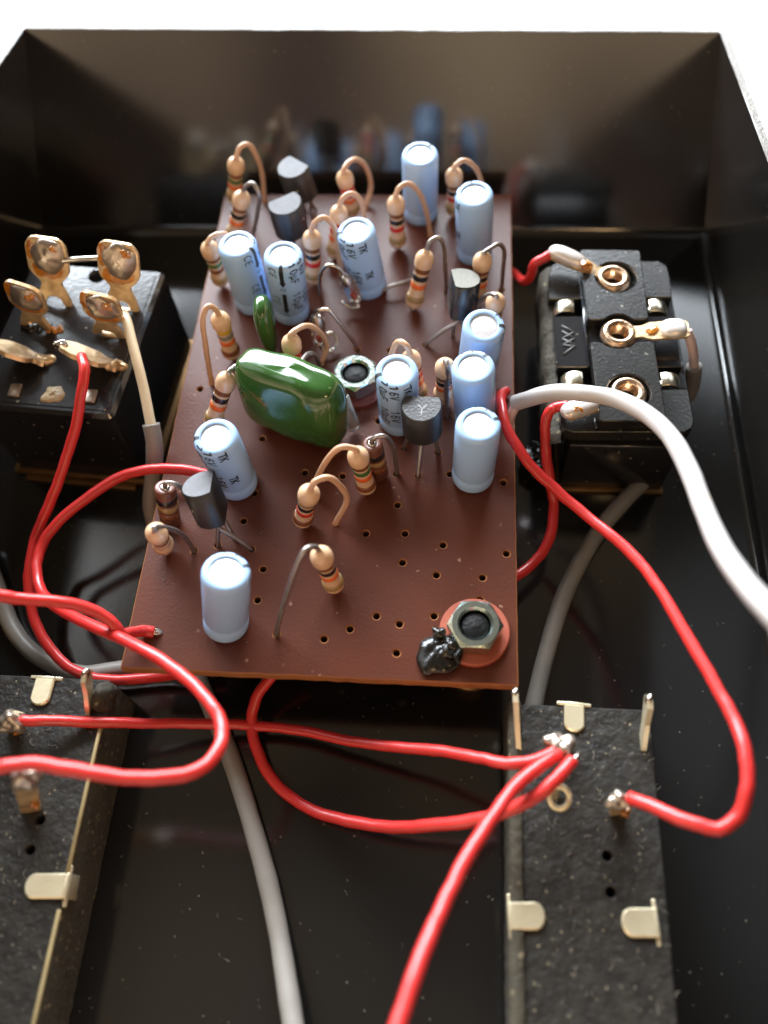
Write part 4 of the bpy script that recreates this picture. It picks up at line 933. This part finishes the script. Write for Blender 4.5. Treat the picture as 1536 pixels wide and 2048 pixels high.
for k in range(n+1):
    y = 29.5+28.5*k/n
    for (x, z) in ((26.6, -6), (25.3, -5.5), (25.2, .6), (25.9, 1.6), (26.8, 1.7)):
        vs.append((x+rn.uniform(-.22, .22)-.02*k/n, y+rn.uniform(-.15, .15), z+rn.uniform(-.25, .25)))
for k in range(n):
    for j in range(4): fs.append([k*5+j, (k+1)*5+j, (k+1)*5+j+1, k*5+j+1])
mb.add(vs, fs, 0, None, True); obj('gasket', mb, 'dusty_side', jk)
for lab, q, r, sd in (('black sealant lump on the case floor beside the socket', (24.6, 33.5, -9.2), (1.6, 2.6, 1.5), 2),):
    mb = MB().blob(q, r, None, 0, .3, 24, sd)
    for k in range(6): mb.blob((q[0]+rn.uniform(-1, 1), q[1]+rn.uniform(-2, 2), q[2]+rn.uniform(.2, 1.4)), (.8, .8, .7), None, 0, .3, 10, k)
    tag(obj('sealant_blob', mb, 'sealant', at=q), lab, 'sealant')
t = thing('grey_cable', 'short grey cable with a cream core hanging from the middle tag of the socket', 'cable', V(D['stub_core'][0]), 'grey cables')
obj('core', MB().tube(crm(D['stub_core'], 6), .62, 12), 'core_pink', t)
obj('sheath', MB().tube(crm(D['stub_sheath'], 6), 1.0, 14), 'wire_grey', t)

# ------------------------------------------------------------------ two lower slide switches
Sx = D['sliders']; ZS = -2.5
def tab(mb, a, b, wid, th=.45):
    """metal tab folded over the edge at a, its rounded tip at b"""
    a, b = V(a), V(b); d = (b-a); L = d.length; u = d.normalized(); w_ = V((-u.y, u.x, 0))
    hw = wid/2; poly = roundpoly([(-hw, -.25), (hw, -.25), (hw, L), (-hw, L)], hw*.75, 4)
    poly = [(-hw, -.25), (hw, -.25)]+[(hw*math.cos(t_), L-hw*.8+hw*.8*math.sin(t_)) for t_ in [math.pi*k/10 for k in range(11)]]
    M4 = Matrix(((w_.x, u.x, 0, a.x), (w_.y, u.y, 0, a.y), (0, 0, 1, ZS), (0, 0, 0, 1)))
    mb.prism(poly, .02, th, M4=M4, bev=.15)
    mb.box(-hw, hw, -.5, -.1, -2.5, th-.05, 0, M4, .1)
    mb.box(-hw-.75, hw+.75, -.55, -.15, -.35, .12, 0, M4, .1)
def post(parent, B, T):
    B, T = V(B), V(T); d = T-B; L = d.length
    mb, M4 = plate_on(B, T, (0, -d.z, d.y), [(-.9, -.3), (.55, -.3), (.6, L*.5), (1.0, L-.6), (.5, L), (-.6, L), (-1.0, L-.5), (-.75, L*.5)], .55)
    p = obj('terminal_post', mb, 'gold_plate', parent)
    mb = MB().blob(T+V((0, -.1, -.1)), (.42, .62, .55), None, 0, .1, 12, 2); obj('solder_blob', mb, 'tin', p)
def slider(name, label, x0, x1, y1, slots, sidemat):
    t = thing(name, label, 'switch', ((x0+x1)/2, y1, ZF), 'slide switches at the front of the case')
    hs = [circ(s_[0], s_[1], .48, 12) for s_ in slots]
    mb = MB().prism(roundpoly([(x0, YB+2), (x1, YB+2), (x1, y1), (x0, y1)], .5, 2), ZF+.02, ZS, hs, bev=.12)
    obj('body', mb, 'dusty', t)
    return t
r0, r1 = Sx['r']
ts = slider('slide_switch', 'dusty black slide switch back at the lower right with three red wires on one lug', r0[0], r1[0]-.7, r0[1], Sx['slots'][:2], 'dusty_side')
rn = random.Random(5); mb = MB(); n = 90; vs = []; fs = []
for k in range(n+1):
    y = YB+2+(r0[1]+.2-YB-2)*k/n
    for (x, z) in ((r0[0]+.02, ZF+.1), (r0[0]-1.25, ZF+.1), (r0[0]-1.25, ZS+.1), (r0[0]-1.1, ZS+.32), (r0[0]-.1, ZS+.35), (r0[0]+.05, ZS+.1)):
        vs.append((x+rn.uniform(-.06, .06), y, z+rn.uniform(-.07, .07)))
for k in range(n):
    for j in range(5): fs.append([k*6+j, (k+1)*6+j, (k+1)*6+j+1, k*6+j+1])
mb.add(vs, fs); obj('side_frame', mb, 'dusty_side', ts)
RT = Sx['rtabs']
for a, b, wd in ((RT[0], RT[1], 2.1), (RT[2], RT[3], 2.4), (RT[4], RT[5], 2.5)):
    mb = MB(); tab(mb, a, b, wd); obj('folded_tab', mb, 'gold_plate', ts)
for B, T in Sx['rposts']: post(ts, B, T)
def lug(parent, B, T, r, seed, flux=True, hw=.8):
    B, T = V(B), V(T); L = (T-B).length
    mb, M4 = plate_on(B, T, (1, 0.2, 0), roundpoly([(-hw, -.2), (hw, -.2), (hw, L*.6), (hw*.8, L), (-hw*.8, L), (-hw, L*.6)], .3, 2), .45)
    lg = obj('solder_lug', mb, 'lug_brass', parent)
    mb = MB().blob(T-V((0, 0, r*.4)), (r*1.15, r*.9, r), None, 0, .3, 18, seed); obj('solder_blob', mb, 'solder', lg)
    if flux: mb = MB().blob(T.lerp(B, .7)+V((.7, -.3, .1)), (.5, .5, .4), None, 0, .3, 12, seed+1); obj('flux_stain', mb, 'flux', lg)
RLg = Sx['rlug']; lug(ts, RLg[0], RLg[1], 1.25, 3, False); lug(ts, RLg[2], RLg[3], .95, 8)
rg = V(Sx['ring']); q = MB()
A = Matrix.Translation(rg) @ Matrix.Rotation(math.radians(22), 4, 'X')
q.tube([A @ V((.95*math.cos(2*math.pi*k/24), 1.05*math.sin(2*math.pi*k/24), 0)) for k in range(25)], .3, 8)
q.tube([A @ V((0, 1.0, 0)), A @ V((.1, 1.0, -2)), V((rg.x+.1, rg.y+.6, ZS-.2))], .35, 8)
obj('ring_lug', q, 'gold_plate', ts)

l0, l1 = Sx['l']
tl = slider('slide_switch', 'dusty black slide switch back at the lower left with a brass strip along its edge', l1[0]-4, l0[0], -.7, Sx['slots'][2:], 'dusty_side')
mb = MB(); n = 90; vs = []; fs = []
for k in range(n+1):
    y = YB+2+(-1.0-YB-2)*k/n
    for (x, z) in ((l0[0]-.02, ZS-.1), (l0[0]+.12, ZS-.35), (l0[0]+.16, -6.5), (l0[0]+.2, ZF+.1)):
        vs.append((x+rn.uniform(-.05, .05), y, z+rn.uniform(-.06, .06)))
for k in range(n):
    for j in range(3): fs.append([k*4+j, k*4+j+1, (k+1)*4+j+1, (k+1)*4+j])
mb.add(vs, fs)
obj('side_frame', mb, 'dusty_side', tl)
mb = MB()
mb.box(l0[0]-.22, l0[0]+.22, -20.4, -6.0, ZS-.05, ZS+.28, 0, None, .08); mb.box(l0[0]-.22, l0[0]+.22, YB+4, -23.8, ZS-.05, ZS+.28, 0, None, .08)
obj('brass_strip', mb, 'brass_strip', tl)
mb = MB().blob((l0[0]-.6, -2.6, ZS-.6), (1.1, 2.2, 2.0), None, 0, .2, 20, 6); obj('dust_clump', mb, 'dusty_side', tl)
LT = Sx['ltabs']
for a, b, wd in ((LT[0], LT[1], 2.2), (LT[2], LT[3], 2.3)):
    mb = MB(); tab(mb, a, b, wd); obj('folded_tab', mb, 'gold_plate', tl)
for B, T in Sx['lposts']: post(tl, B, T)
LL = Sx['llug']; lug(tl, LL[0], LL[1], 1.35, 4); lug(tl, LL[2], LL[3], 1.2, 6, True, 1.0)

# lint and swarf caught on the switch backs and the case floor
rn = random.Random(99); mb = MB()
def fibre(x, y, z, L):
    a = rn.uniform(0, 6.28); p = V((x, y, z)); pts = [p]
    for k in range(4):
        a += rn.uniform(-.9, .9); p = p+V((math.cos(a)*L/4, math.sin(a)*L/4, rn.uniform(-.02, .05))); pts.append(p)
    mb.tube(crm(pts, 3), rn.uniform(.015, .035), 4)
for k in range(60): fibre(rn.uniform(23, 35.5), rn.uniform(-34, -3), ZS+.05, rn.uniform(.3, 1.0))
for k in range(40): fibre(rn.uniform(-36, -23.5), rn.uniform(-34, -3), ZS+.05, rn.uniform(.3, 1.0))
for k in range(50): fibre(rn.uniform(-21, 50), rn.uniform(-34, 40), ZF+.04, rn.uniform(.2, .6))
for k in range(26): fibre(rn.uniform(-20, 21), rn.uniform(1, 40), .03, rn.uniform(.15, .5))
o = obj('lint', mb, 'lint', at=(0, 0, ZF)); o['kind'] = 'stuff'; o['label'] = 'pale lint fibres scattered over the switch backs, board and case floor'
